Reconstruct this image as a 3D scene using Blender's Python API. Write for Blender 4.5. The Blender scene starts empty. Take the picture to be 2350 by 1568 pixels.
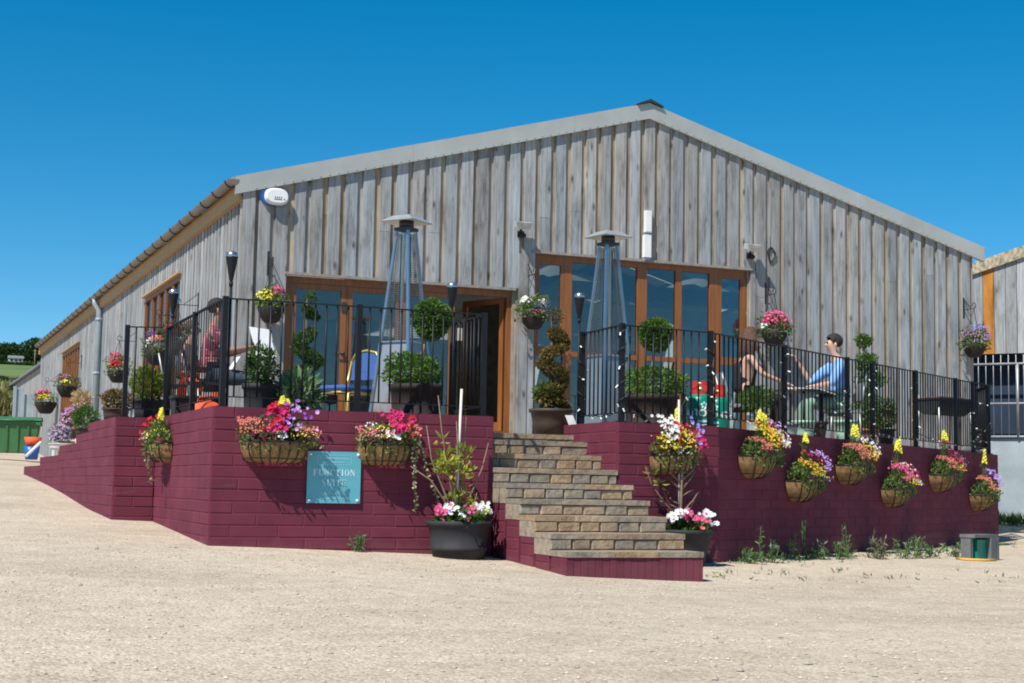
import bpy, math, random
import numpy as np
from mathutils import Vector, Matrix
rnd = random.Random(7)
C = bpy.context.scene.collection
PI = math.pi
def R(d): return math.radians(d)

# ------------------------------------------------------------------ camera (calibrated from the photograph)
YAW, PITCH, ROLL, FPX = 0.389185, 0.0960455, -0.0182996, 3498.99
CAM = np.array([-4.79347, -22.13525, -0.9546])
def _axes():
    cy, sy = math.cos(YAW), math.sin(YAW); c, s = math.cos(PITCH), math.sin(PITCH)
    F = np.array([sy*c, cy*c, s]); Rt = np.array([cy, -sy, 0.0]); U = np.cross(Rt, F)
    a = ROLL
    return F, math.cos(a)*Rt - math.sin(a)*U, math.sin(a)*Rt + math.cos(a)*U
CF, CR, CU = _axes()
def ray(x, y): return CF + CR*(x-1175)/FPX - CU*(y-784)/FPX
def on_y(x, y, Y): d = ray(x, y); return Vector(CAM + d*(Y-CAM[1])/d[1])
def on_x(x, y, X): d = ray(x, y); return Vector(CAM + d*(X-CAM[0])/d[0])
def on_z(x, y, Z): d = ray(x, y); return Vector(CAM + d*(Z-CAM[2])/d[2])
def above(x, y, P):          # height at which a sight line passes the upright through P
    d = ray(x, y); t = ((P[0]-CAM[0])*d[0]+(P[1]-CAM[1])*d[1])/(d[0]**2+d[1]**2)
    return CAM[2]+t*d[2]

cam_d = bpy.data.cameras.new('camera'); cam = bpy.data.objects.new('camera', cam_d); C.objects.link(cam)
M = Matrix(((CR[0], CU[0], -CF[0], CAM[0]), (CR[1], CU[1], -CF[1], CAM[1]), (CR[2], CU[2], -CF[2], CAM[2]), (0, 0, 0, 1)))
cam.matrix_world = M
cam_d.sensor_width = 36; cam_d.sensor_fit = 'HORIZONTAL'; cam_d.lens = FPX/2350*36
cam_d.clip_start = 0.1; cam_d.clip_end = 3000
bpy.context.scene.camera = cam

# ------------------------------------------------------------------ light
SUN = Vector((-1.0, -0.64, 1.52)).normalized()
elev = math.asin(SUN.z); az = math.atan2(SUN.x, SUN.y)
sd = bpy.data.lights.new('sun', 'SUN'); so = bpy.data.objects.new('sun', sd); C.objects.link(so)
sd.energy = 5.0; sd.angle = R(0.53); sd.color = (1.0, 0.95, 0.87)
so.rotation_euler = SUN.to_track_quat('Z', 'Y').to_euler()
w = bpy.data.worlds.new('World'); bpy.context.scene.world = w; w.use_nodes = True
nt = w.node_tree; nt.nodes.clear()
sky = nt.nodes.new('ShaderNodeTexSky'); sky.sky_type = 'NISHITA'; sky.sun_disc = False
sky.sun_elevation = elev; sky.sun_rotation = az; sky.air_density = 0.76; sky.dust_density = 0.0; sky.ozone_density = 3.2; sky.altitude = 1200
hs = nt.nodes.new('ShaderNodeHueSaturation'); hs.inputs['Saturation'].default_value = 1.58; hs.inputs['Hue'].default_value = 0.488; hs.inputs['Value'].default_value = 1.0
bg = nt.nodes.new('ShaderNodeBackground'); bg.inputs['Strength'].default_value = 0.15
wo = nt.nodes.new('ShaderNodeOutputWorld')
gm = nt.nodes.new('ShaderNodeGamma'); gm.inputs[1].default_value = 0.80
nt.links.new(sky.outputs[0], gm.inputs[0]); nt.links.new(gm.outputs[0], hs.inputs['Color']); nt.links.new(hs.outputs[0], bg.inputs[0]); nt.links.new(bg.outputs[0], wo.inputs[0])
sc = bpy.context.scene
sc.view_settings.view_transform = 'Standard'; sc.view_settings.look = 'None'; sc.view_settings.exposure = 0.30; sc.view_settings.gamma = 1.0
sc.render.engine = 'CYCLES'
sc.cycles.filter_width = 1.9
sc.cycles.max_bounces = 8; sc.cycles.transparent_max_bounces = 16

# ------------------------------------------------------------------ materials
class NT:
    def __init__(s, name):
        s.m = bpy.data.materials.new(name); s.m.use_nodes = True; s.t = s.m.node_tree
        s.b = s.t.nodes['Principled BSDF']; s.out = s.t.nodes['Material Output']
    def n(s, typ, **kw):
        x = s.t.nodes.new(typ)
        for k, v in kw.items():
            if k.startswith('i_'):
                key = k[2:]; key = int(key) if key.isdigit() else key.replace('_', ' ')
                x.inputs[key].default_value = v
            else: setattr(x, k, v)
        return x
    def l(s, a, b): s.t.links.new(a, b)
    def coords(s, scale=(1, 1, 1), kind='Object'):
        tc = s.n('ShaderNodeTexCoord'); mp = s.n('ShaderNodeMapping'); mp.inputs['Scale'].default_value = scale
        s.l(tc.outputs[kind], mp.inputs[0]); return mp.outputs[0]
    def ramp(s, fac, stops):
        r = s.n('ShaderNodeValToRGB'); e = r.color_ramp.elements
        while len(e) < len(stops): e.new(0.5)
        for k, (p, c) in enumerate(stops):
            e[k].position = p; e[k].color = (*c, 1) if len(c) == 3 else c
        s.l(fac, r.inputs[0]); return r.outputs[0]
    def mix(s, a, b, fac, mode='MIX'):
        x = s.n('ShaderNodeMix', data_type='RGBA', blend_type=mode)
        for sock, v in ((x.inputs[0], fac), (x.inputs[6], a), (x.inputs[7], b)):
            if isinstance(v, (int, float)): sock.default_value = v
            elif isinstance(v, tuple): sock.default_value = (*v, 1)
            else: s.l(v, sock)
        return x.outputs[2]
    def noise(s, vec, scale, detail=4, rough=0.55):
        x = s.n('ShaderNodeTexNoise'); x.inputs['Scale'].default_value = scale; x.inputs['Detail'].default_value = detail; x.inputs['Roughness'].default_value = rough
        if vec is not None: s.l(vec, x.inputs['Vector'])
        return x.outputs[0]
    def bump(s, h, strength=0.3, dist=0.01):
        x = s.n('ShaderNodeBump'); x.inputs['Strength'].default_value = strength; x.inputs['Distance'].default_value = dist
        s.l(h, x.inputs['Height']); s.l(x.outputs[0], s.b.inputs['Normal'])
def simple(name, col, rough=0.6, metal=0.0, vary=0.25, scale=6.0, bump=0.0, spec=0.5):
    k = NT(name); v = k.coords()
    n = k.noise(v, scale, 5)
    lo = tuple(max(0, c*(1-vary)) for c in col); hi = tuple(min(1, c*(1+vary)) for c in col)
    k.l(k.ramp(n, [(0.3, lo), (0.7, hi)]), k.b.inputs['Base Color'])
    k.b.inputs['Roughness'].default_value = rough; k.b.inputs['Metallic'].default_value = metal
    k.b.inputs['Specular IOR Level'].default_value = spec
    if bump: k.bump(k.noise(v, scale*8, 3), bump, 0.005)
    return k.m
MAT = {}
def foliage(name, trans=0.3, rough=0.55):
    k = NT(name); a = k.n('ShaderNodeAttribute', attribute_name='Col')
    k.l(a.outputs['Color'], k.b.inputs['Base Color']); k.b.inputs['Roughness'].default_value = rough
    k.b.inputs['Specular IOR Level'].default_value = 0.3
    t = k.n('ShaderNodeBsdfTranslucent'); k.l(a.outputs['Color'], t.inputs[0])
    mx = k.n('ShaderNodeMixShader'); mx.inputs[0].default_value = trans
    k.l(k.b.outputs[0], mx.inputs[1]); k.l(t.outputs[0], mx.inputs[2]); k.l(mx.outputs[0], k.out.inputs[0])
    return k.m
MAT['leaf'] = foliage('leaf'); MAT['petal'] = foliage('petal', 0.25, 0.6)
def wood_clad(name, base, warm, rough=0.8):
    # weathered boards: a tint per board (attribute), grain along z, knots
    k = NT(name); a = k.n('ShaderNodeAttribute', attribute_name='Col')
    g = k.noise(k.coords((38, 38, 1.3)), 1.0, 6, 0.6)
    c = k.mix(a.outputs['Color'], k.ramp(g, [(0.25, (0.45, 0.45, 0.45)), (0.5, (0.92, 0.92, 0.92)), (0.75, (1.22, 1.2, 1.16))]), 0.85, 'MULTIPLY')
    b = k.noise(k.coords((7, 7, 1.5)), 1.0, 6, 0.7)
    c = k.mix(c, k.ramp(b, [(0.32, (0.60, 0.57, 0.54)), (0.5, (1, 1, 1)), (0.68, (1.16, 1.17, 1.19))]), 1.0, 'MULTIPLY')
    vo = k.n('ShaderNodeTexVoronoi'); vo.inputs['Scale'].default_value = 1.0; k.l(k.coords((5.2, 5.2, 2.0)), vo.inputs['Vector'])
    kn = k.ramp(vo.outputs['Distance'], [(0.04, (1, 1, 1)), (0.10, (0.55, 0.55, 0.55)), (0.19, (0, 0, 0))])
    c = k.mix(c, (0.09, 0.07, 0.055), kn)
    st = k.noise(k.coords((9, 9, 0.25)), 1.0, 4, 0.7)
    c = k.mix(c, (0.13, 0.10, 0.08), k.ramp(st, [(0.60, (0, 0, 0)), (0.78, (0.5, 0.5, 0.5))]))
    k.l(c, k.b.inputs['Base Color']); k.b.inputs['Roughness'].default_value = rough; k.b.inputs['Specular IOR Level'].default_value = 0.25
    k.bump(g, 0.5, 0.004)
    return k.m
MAT['clad'] = wood_clad('weathered_boards', None, None)
def oak(name, c0, c1, rough=0.45):
    k = NT(name); g = k.noise(k.coords((30, 30, 1.5)), 1.0, 5)
    k.l(k.ramp(g, [(0.3, c0), (0.7, c1)]), k.b.inputs['Base Color']); k.b.inputs['Roughness'].default_value = rough; k.bump(g, 0.2, 0.002)
    return k.m
MAT['oak'] = oak('oiled_oak', (0.17, 0.058, 0.016), (0.30, 0.110, 0.030))
MAT['tan'] = oak('tan_timber', (0.36, 0.22, 0.10), (0.50, 0.33, 0.16), 0.7)
MAT['lintel'] = simple('grey_lintel', (0.27, 0.24, 0.21), 0.8, vary=0.3, scale=12)
def brick_paint():
    k = NT('painted_block')
    a = k.n('ShaderNodeAttribute', attribute_name='Col')
    v = k.coords((1, 1, 1)); n = k.noise(v, 2.2, 6, 0.6); n2 = k.noise(v, 40, 3)
    c = k.mix(a.outputs['Color'], k.ramp(n, [(0.3, (0.82, 0.80, 0.82)), (0.7, (1.12, 1.12, 1.12))]), 1.0, 'MULTIPLY')
    sp = k.noise(k.coords((1.2, 1.2, 6)), 2.0, 5, 0.7)
    c = k.mix(c, (0.30, 0.17, 0.19), k.ramp(sp, [(0.62, (0, 0, 0)), (0.80, (0.30, 0.30, 0.30))]))
    sx = k.n('ShaderNodeSeparateXYZ'); k.l(k.coords(), sx.inputs[0])           # dusty splash stains low on the paint
    ad = k.n('ShaderNodeMath', operation='MULTIPLY_ADD'); k.l(k.noise(k.coords((1, 1, .6)), 5, 6, 0.7), ad.inputs[0]); ad.inputs[1].default_value = -.30; k.l(sx.outputs[2], ad.inputs[2])
    c = k.mix(c, (0.27, 0.17, 0.15), k.ramp(ad.outputs[0], [(0.0, (.10, .10, .10)), (0.06, (0, 0, 0))]))
    k.l(c, k.b.inputs['Base Color']); k.b.inputs['Roughness'].default_value = 0.8; k.b.inputs['Specular IOR Level'].default_value = 0.18
    k.bump(n2, 0.4, 0.006)
    return k.m
MAT['purple'] = brick_paint()
def stone():
    k = NT('pitched_stone'); a = k.n('ShaderNodeAttribute', attribute_name='Col'); v = k.coords()
    n = k.noise(v, 9, 6, 0.65)
    c = k.mix(a.outputs['Color'], k.ramp(n, [(0.28, (0.55, 0.52, 0.5)), (0.5, (1, 1, 1)), (0.72, (1.3, 1.25, 1.18))]), 1.0, 'MULTIPLY')
    k.l(c, k.b.inputs['Base Color']); k.b.inputs['Roughness'].default_value = 0.85; k.bump(k.noise(v, 16, 5, 0.6), 0.8, 0.02)
    return k.m
MAT['stone'] = stone()
def gravel(name, a, b, c3):
    k = NT(name); v = k.coords()
    vo = k.n('ShaderNodeTexVoronoi'); vo.inputs['Scale'].default_value = 58; k.l(v, vo.inputs['Vector'])
    sepc = k.n('ShaderNodeSeparateColor'); k.l(vo.outputs['Color'], sepc.inputs[0])
    col = k.ramp(sepc.outputs[0], [(0.0, c3), (0.22, a), (0.6, b), (1.0, tuple(min(1, x*1.2) for x in b))])
    big = k.noise(k.coords((.6, 1.0, 1)), 0.7, 6, 0.6); mid = k.noise(v, 4, 5)
    col = k.mix(col, k.ramp(big, [(0.34, (0.88, 0.86, 0.84)), (0.5, (1, 1, 1)), (0.66, (1.06, 1.055, 1.05))]), 1.0, 'MULTIPLY')
    col = k.mix(col, k.ramp(mid, [(0.3, (0.88, 0.87, 0.86)), (0.7, (1.08, 1.08, 1.07))]), 1.0, 'MULTIPLY')
    k.l(col, k.b.inputs['Base Color']); k.b.inputs['Roughness'].default_value = 0.95; k.b.inputs['Specular IOR Level'].default_value = 0.15
    hi = k.n('ShaderNodeMath', operation='SUBTRACT'); hi.inputs[0].default_value = 1.0; k.l(vo.outputs['Distance'], hi.inputs[1])
    k.bump(hi.outputs[0], 0.55, 0.012)
    return k.m
MAT['gravel'] = gravel('pale_gravel', (0.44, 0.368, 0.28), (0.51, 0.435, 0.34), (0.36, 0.295, 0.225))
MAT['pebble'] = foliage('pebble_stone', 0.0, 0.9)
MAT['paving'] = simple('terrace_slabs', (0.34, 0.30, 0.25), 0.9, scale=3)
MAT['grass'] = simple('field_grass', (0.11, 0.17, 0.035), 0.95, vary=0.35, scale=0.05)
MAT['metal'] = simple('grey_flashing', (0.40, 0.41, 0.39), 0.5, 0.15, vary=0.10, scale=2.0)
MAT['roof'] = simple('roof_sheet', (0.30, 0.30, 0.29), 0.6, 0.1)
MAT['dark'] = simple('dark_metal', (0.03, 0.032, 0.036), 0.5)
MAT['gutter'] = simple('brown_gutter', (0.17, 0.135, 0.105), 0.45, vary=0.2, scale=3)
MAT['pipe'] = simple('grey_pipe', (0.30, 0.36, 0.40), 0.45, vary=0.1)
MAT['rail'] = simple('black_rail_paint', (0.008, 0.009, 0.012), 0.5, vary=0.2, spec=0.3)
MAT['steel'] = simple('stainless_steel', (0.42, 0.44, 0.46), 0.30, 0.9, vary=0.10)
MAT['reflector'] = simple('reflector_steel', (0.62, 0.60, 0.55), 0.35, 0.6, vary=0.08)
MAT['mesh'] = simple('guard_wire', (0.17, 0.19, 0.20), 0.4, 0.6)
def rust_panel():
    k = NT('rusting_steel_panel'); v = k.coords(); n = k.noise(v, 3.0, 6, 0.65)
    sx = k.n('ShaderNodeSeparateXYZ'); k.l(v, sx.inputs[0]); m = k.n('ShaderNodeMath', operation='MULTIPLY_ADD'); k.l(sx.outputs[2], m.inputs[0]); m.inputs[1].default_value = -.55; k.l(n, m.inputs[2])
    k.l(k.mix((0.30, 0.33, 0.36), (0.30, 0.11, 0.045), k.ramp(m.outputs[0], [(0.22, (0, 0, 0)), (0.42, (0.8, 0.8, 0.8))])), k.b.inputs['Base Color']); k.b.inputs['Metallic'].default_value = 0.4; k.b.inputs['Roughness'].default_value = 0.4
    return k.m
MAT['heater_panel'] = rust_panel(); MAT['clean_panel'] = simple('brushed_panel', (0.30, 0.33, 0.34), 0.35, 0.6, vary=0.1)
MAT['white'] = simple('white_plastic', (0.78, 0.78, 0.77), 0.4, vary=0.04)
MAT['paper'] = simple('white_paper', (0.80, 0.80, 0.79), 0.8, vary=0.05)
MAT['blue_plastic'] = simple('blue_plastic', (0.02, 0.10, 0.42), 0.4, vary=0.1)
MAT['pot_black'] = simple('charcoal_plastic', (0.030, 0.031, 0.034), 0.72, vary=0.2, bump=0.1, spec=0.25)
MAT['pot_brown'] = simple('brown_plastic', (0.060, 0.036, 0.028), 0.65, vary=0.2, bump=0.1)
MAT['barrel'] = oak('dark_barrel_staves', (0.011, 0.006, 0.006), (0.028, 0.014, 0.011), 0.8)
MAT['soil'] = simple('soil', (0.05, 0.034, 0.022), 0.95)
MAT['coir'] = simple('coir_liner', (0.23, 0.135, 0.058), 0.95, vary=0.4, scale=20, bump=0.6)
MAT['wicker'] = simple('dark_wicker', (0.020, 0.014, 0.012), 0.85, vary=0.5, scale=40, bump=0.6)
MAT['wire'] = simple('black_wire', (0.014, 0.013, 0.012), 0.5)
MAT['terracotta'] = simple('terracotta', (0.36, 0.14, 0.07), 0.8)
MAT['mint'] = simple('mint_plastic', (0.33, 0.52, 0.42), 0.5, vary=0.1)
MAT['teal_sign'] = simple('teal_sign', (0.105, 0.385, 0.475), 0.4, vary=0.06, scale=3)
MAT['letter'] = simple('pale_lettering', (0.52, 0.74, 0.78), 0.5, vary=0.05)
MAT['letter_dim'] = simple('faint_lettering', (0.22, 0.49, 0.55), 0.5, vary=0.05)
MAT['bark'] = simple('bark', (0.22, 0.16, 0.11), 0.9, scale=15, bump=0.5)
MAT['bark_dark'] = simple('dark_bark', (0.09, 0.065, 0.045), 0.9, scale=15, bump=0.5)
MAT['cane'] = simple('pale_cane', (0.62, 0.58, 0.50), 0.6, vary=0.08)
MAT['gold'] = simple('gold_frame', (0.62, 0.46, 0.14), 0.35, 0.5, vary=0.1)
MAT['blue_fabric'] = simple('blue_fabric', (0.035, 0.09, 0.27), 0.9, vary=0.5, scale=90)
MAT['gas_green'] = simple('gas_bottle_green', (0.0, 0.20, 0.135), 0.35, vary=0.08)
MAT['gas_red'] = simple('gas_bottle_red', (0.50, 0.03, 0.03), 0.35, vary=0.08)
MAT['bin'] = simple('green_bin', (0.045, 0.155, 0.055), 0.45, vary=0.2, scale=3)
MAT['rubber'] = simple('black_rubber', (0.02, 0.02, 0.02), 0.8)
MAT['orange'] = simple('orange_fabric', (0.72, 0.10, 0.03), 0.7, vary=0.2)
MAT['concrete'] = simple('grey_concrete', (0.31, 0.37, 0.40), 0.85, vary=0.22, scale=1.5, bump=0.3)
MAT['blue_sheet'] = simple('dark_blue_sheet', (0.004, 0.018, 0.046), 0.6, vary=0.5, scale=2)
MAT['block_grey'] = simple('old_concrete_block', (0.13, 0.14, 0.138), 0.9, vary=0.2, scale=8)
MAT['galv'] = simple('galvanised_steel', (0.36, 0.37, 0.38), 0.45, 0.6, vary=0.35, scale=4)
MAT['lichen'] = simple('lichen_roof_edge', (0.34, 0.29, 0.20), 0.95, vary=0.6, scale=14)
MAT['interior'] = simple('interior_wall', (0.30, 0.26, 0.21), 0.9)
MAT['ceiling'] = simple('pale_ceiling_cloth', (0.70, 0.69, 0.65), 0.9, vary=0.06)
MAT['floor_in'] = simple('interior_floor', (0.20, 0.16, 0.11), 0.6)
MAT['skin'] = simple('skin', (0.56, 0.33, 0.235), 0.55, vary=0.08)
MAT['skin_dark'] = simple('tanned_skin', (0.36, 0.18, 0.115), 0.55, vary=0.08)
MAT['lips'] = simple('lips', (0.33, 0.13, 0.10), 0.5)
MAT['drape'] = foliage('drape_cloth', 0.4, 0.9)
MAT['hair_brown'] = simple('brown_hair', (0.075, 0.032, 0.018), 0.75, vary=0.5, scale=40)
MAT['hair_dark'] = simple('dark_hair', (0.022, 0.016, 0.013), 0.85, vary=0.5, scale=40)
MAT['shirt_blue'] = simple('light_blue_shirt', (0.22, 0.43, 0.83), 0.85, vary=0.12, scale=12)
MAT['black_cloth'] = simple('black_cloth', (0.012, 0.012, 0.016), 0.9)
MAT['green_cloth'] = simple('sage_trousers', (0.20, 0.33, 0.25), 0.9, vary=0.12)
MAT['navy_cloth'] = simple('navy_jeans', (0.035, 0.055, 0.085), 0.9, vary=0.3, scale=10)
MAT['grey_cloth'] = simple('dark_grey_cloth', (0.06, 0.045, 0.042), 0.9)
MAT['lamp_glass'] = simple('lamp_lens', (0.55, 0.57, 0.57), 0.15, 0.4)
MAT['bulb'] = simple('frosted_bulb', (0.85, 0.85, 0.84), 0.3, vary=0.02)
MAT['hose'] = simple('yellow_hose', (0.62, 0.36, 0.05), 0.5)
MAT['house_wall'] = simple('cream_render', (0.55, 0.52, 0.46), 0.9)
MAT['slate'] = simple('slate_roof', (0.17, 0.18, 0.20), 0.8)
MAT['crop'] = simple('green_field', (0.09, 0.17, 0.05), 0.95, vary=0.3, scale=0.08)
def plaid():
    k = NT('red_check_shirt'); v = k.coords()
    sx = k.n('ShaderNodeSeparateXYZ'); k.l(v, sx.inputs[0])
    def stripe(sock, f, th):
        a = k.n('ShaderNodeMath', operation='MULTIPLY'); k.l(sock, a.inputs[0]); a.inputs[1].default_value = f
        b = k.n('ShaderNodeMath', operation='FRACT'); k.l(a.outputs[0], b.inputs[0])
        c = k.n('ShaderNodeMath', operation='LESS_THAN'); k.l(b.outputs[0], c.inputs[0]); c.inputs[1].default_value = th
        return c.outputs[0]
    c = k.mix((0.40, 0.055, 0.085), (0.10, 0.03, 0.06), stripe(sx.outputs[2], 11, 0.4))
    c = k.mix(c, (0.62, 0.30, 0.34), stripe(sx.outputs[2], 11, 0.12))
    c = k.mix(c, (0.52, 0.22, 0.26), stripe(sx.outputs[0], 13, 0.16))
    c = k.mix(c, (0.16, 0.035, 0.07), stripe(sx.outputs[1], 13, 0.3))
    k.l(c, k.b.inputs['Base Color']); k.b.inputs['Roughness'].default_value = 0.9
    return k.m
MAT['plaid'] = plaid()
def glass(name, ior=2.3, tint=(0.80, 0.87, 0.88)):
    k = NT(name)
    tr = k.n('ShaderNodeBsdfTransparent'); tr.inputs[0].default_value = (*tint, 1)
    gl = k.n('ShaderNodeBsdfGlossy'); gl.inputs['Roughness'].default_value = 0.01
    n = k.noise(k.coords((1, 1, 1)), 1.3, 2)
    bp = k.n('ShaderNodeBump'); bp.inputs['Strength'].default_value = 0.02; bp.inputs['Distance'].default_value = 0.02; k.l(n, bp.inputs['Height']); k.l(bp.outputs[0], gl.inputs['Normal'])
    fr = k.n('ShaderNodeFresnel'); fr.inputs[0].default_value = ior
    mx = k.n('ShaderNodeMixShader'); k.l(fr.outputs[0], mx.inputs[0]); k.l(tr.outputs[0], mx.inputs[1]); k.l(gl.outputs[0], mx.inputs[2])
    k.l(mx.outputs[0], k.out.inputs[0]); return k.m
MAT['glass'] = glass('window_glass', 1.85, (0.72, 0.80, 0.82)); MAT['tube_glass'] = glass('heater_tube_glass', 1.25, (0.95, 0.96, 0.96))

# ------------------------------------------------------------------ mesh builder
class MB:
    def __init__(s): s.v = []; s.f = []; s.c = []; s.sm = []
    def add(s, vs, fs, col=None, smooth=False):
        o = len(s.v); s.v.extend([tuple(p) for p in vs])
        for f in fs:
            s.f.append(tuple(i+o for i in f)); s.c.append(col); s.sm.append(smooth)
        return s
    def box(s, a, b, col=None):
        x0, y0, z0 = a; x1, y1, z1 = b
        return s.add([(x0,y0,z0),(x1,y0,z0),(x1,y1,z0),(x0,y1,z0),(x0,y0,z1),(x1,y0,z1),(x1,y1,z1),(x0,y1,z1)],
            [(0,3,2,1),(4,5,6,7),(0,1,5,4),(1,2,6,5),(2,3,7,6),(3,0,4,7)], col)
    def cbox(s, c, d, col=None): return s.box([c[i]-d[i]/2 for i in range(3)], [c[i]+d[i]/2 for i in range(3)], col)
    def prism(s, pts, vec, col=None):          # polygon extruded along vec
        n = len(pts); p = [Vector(q) for q in pts]; v = Vector(vec)
        fs = [tuple(range(n))[::-1], tuple(range(n, 2*n))] + [(i, (i+1) % n, (i+1) % n+n, i+n) for i in range(n)]
        return s.add(p+[q+v for q in p], fs, col)
    def obox(s, c, ax, ay, az, col=None):       # oriented box by half-axis vectors
        c = Vector(c); ax = Vector(ax); ay = Vector(ay); az = Vector(az); vs = []
        for k in (-1, 1):
            for (i, j) in ((-1,-1),(1,-1),(1,1),(-1,1)): vs.append(c+ax*i+ay*j+az*k)
        return s.add(vs, [(0,3,2,1),(4,5,6,7),(0,1,5,4),(1,2,6,5),(2,3,7,6),(3,0,4,7)], col)
    def bar(s, a, b, w, h=None, col=None, up=(0,0,1)):
        a = Vector(a); b = Vector(b); d = b-a; L = d.length
        if L < 1e-6: return s
        d.normalize(); u = Vector(up)
        if abs(d.dot(u)) > 0.98: u = Vector((0, 1, 0))
        r = d.cross(u).normalized(); u = r.cross(d)
        return s.obox((a+b)/2, r*w/2, d*L/2, u*(h or w)/2, col)
    def tube(s, pts, r, n=8, col=None, smooth=True, cap=True):
        pts = [Vector(p) for p in pts]; m = len(pts); rr = r if isinstance(r, (list, tuple)) else [r]*m
        vs = []; ref = None
        for i, p in enumerate(pts):
            d = (pts[min(i+1, m-1)]-pts[max(i-1, 0)]); d = d.normalized() if d.length > 1e-9 else Vector((0,0,1))
            if ref is None: ref = d.cross(Vector((0.31, 0.87, 0.38))).normalized()
            x = (ref - d*ref.dot(d)).normalized(); y = d.cross(x); ref = x
            for k in range(n):
                a = 2*PI*k/n; vs.append(p + (x*math.cos(a)+y*math.sin(a))*rr[i])
        fs = [(i*n+k, i*n+(k+1) % n, (i+1)*n+(k+1) % n, (i+1)*n+k) for i in range(m-1) for k in range(n)]
        if cap: fs += [tuple(range(n))[::-1], tuple(range((m-1)*n, m*n))]
        return s.add(vs, fs, col, smooth)
    def lathe(s, prof, c=(0,0,0), n=24, col=None, smooth=True, sx=1, sy=1, cap=False):
        vs = []; m = len(prof)
        for (r, z) in prof:
            for k in range(n):
                a = 2*PI*k/n; vs.append((c[0]+r*sx*math.cos(a), c[1]+r*sy*math.sin(a), c[2]+z))
        fs = [(i*n+k, i*n+(k+1) % n, (i+1)*n+(k+1) % n, (i+1)*n+k) for i in range(m-1) for k in range(n)]
        if cap: fs += [tuple(range(n))[::-1], tuple(range((m-1)*n, m*n))]
        return s.add(vs, fs, col, smooth)
    def ball(s, c, r, n=10, m=6, col=None, sq=(1,1,1)):
        prof = [(max(1e-4, math.sin(PI*i/m)), -math.cos(PI*i/m)) for i in range(m+1)]
        vs = []
        for (q, z) in prof:
            for k in range(n):
                a = 2*PI*k/n; vs.append((c[0]+r*sq[0]*q*math.cos(a), c[1]+r*sq[1]*q*math.sin(a), c[2]+r*sq[2]*z))
        return s.add(vs, [(i*n+k, i*n+(k+1) % n, (i+1)*n+(k+1) % n, (i+1)*n+k) for i in range(m) for k in range(n)], col, True)
    def shift(s, d): s.v = [(p[0]+d[0], p[1]+d[1], p[2]+d[2]) for p in s.v]; return s
    def build(s, name, mat, parent=None, world=False):
        if world and parent is not None:
            p = parent; off = Vector((0,0,0))
            while p is not None: off += p.location; p = p.parent
            s.shift(-off)
        me = bpy.data.meshes.new(name); me.from_pydata(s.v, [], s.f)
        if any(s.sm): me.polygons.foreach_set('use_smooth', s.sm)
        if any(c is not None for c in s.c):
            at = me.color_attributes.new('Col', 'FLOAT_COLOR', 'CORNER')
            arr = []
            for f, c in zip(s.f, s.c):
                arr.extend((*(c or (0.5, 0.5, 0.5)), 1.0)*len(f))
            at.data.foreach_set('color', arr)
        me.materials.append(MAT[mat] if isinstance(mat, str) else mat); me.update()
        o = bpy.data.objects.new(name, me); C.objects.link(o)
        if parent is not None: o.parent = parent
        return o
def tag(o, label=None, cat=None, group=None, kind=None):
    if label: o['label'] = label
    if cat: o['category'] = cat
    if group: o['group'] = group
    if kind: o['kind'] = kind
    return o
def thing(name, label, cat, loc=(0,0,0), rz=0.0, group=None):
    o = bpy.data.objects.new(name, None); C.objects.link(o); o.location = loc; o.rotation_euler = (0, 0, rz); o.empty_display_size = 0.1
    return tag(o, label, cat, group)
def kids(o): return [c for c in C.objects if c.parent == o]
def dup(o, loc=None, rz=None, label=None, parent=None):
    c = o.copy(); C.objects.link(c)
    if parent is not None: c.parent = parent
    if loc is not None: c.location = loc
    if rz is not None: c.rotation_euler = (0, 0, rz)
    if label: c['label'] = label
    for ch in kids(o): dup(ch, parent=c)
    return c

# ------------------------------------------------------------------ ground
PTS = [(-1.91,-7.77,-1.54),(-1,-7.77,-1.57),(.32,-7.77,-1.62),(.9,-8.0,-1.65),(.9,-8.9,-1.69),(.93,-9.62,-1.73),(1.6,-9.65,-1.76),(2.33,-9.62,-1.79),(3.0,-7.9,-1.73),(3.76,-7.33,-1.71),(12.62,-1.37,-1.71),
 (8,-4.5,-1.71),(-1.94,-4.6,-1.40),(-2.43,-4.6,-1.38),(-2.4,-2.44,-1.30),(-2.4,.06,-1.16),(-2.4,3.24,-1.01),(-2.4,6.75,-.87),(-3,2.5,-1.03),(-1.7,19.8,-.45),(-1.7,30,-.25),(-2.5,-16.5,-1.72),(-4.8,-22,-1.75),(-8,-14,-1.70),(4,-16,-1.80),(12,-10,-1.82),
 (16,0,-1.62),(19,4,-1.42),(-8,0,-1.22),(-12,10,-.75),(-10,-6,-1.48),(-20,20,-.2),(-8,30,-.1),(40,20,-1.4),(35,-20,-1.8),(-35,-20,-1.6),(-40,40,.4),(0,-40,-1.85),(14,40,-.6),(40,45,-1),(7,5,-1.5),(7,20,-1)]
_P = np.array(PTS)
def _phi(r2): return 0.5*r2*np.log(r2+1e-9)
_n = len(_P); _A = np.zeros((_n+3, _n+3))
_d2 = ((_P[:, None, :2]-_P[None, :, :2])**2).sum(-1)
_A[:_n, :_n] = _phi(_d2)+np.eye(_n)*0.15; _A[:_n, _n] = 1; _A[:_n, _n+1:] = _P[:, :2]; _A[_n:, :_n] = _A[:_n, _n:].T
_w = np.linalg.solve(_A, np.concatenate([_P[:, 2], np.zeros(3)]))
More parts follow.
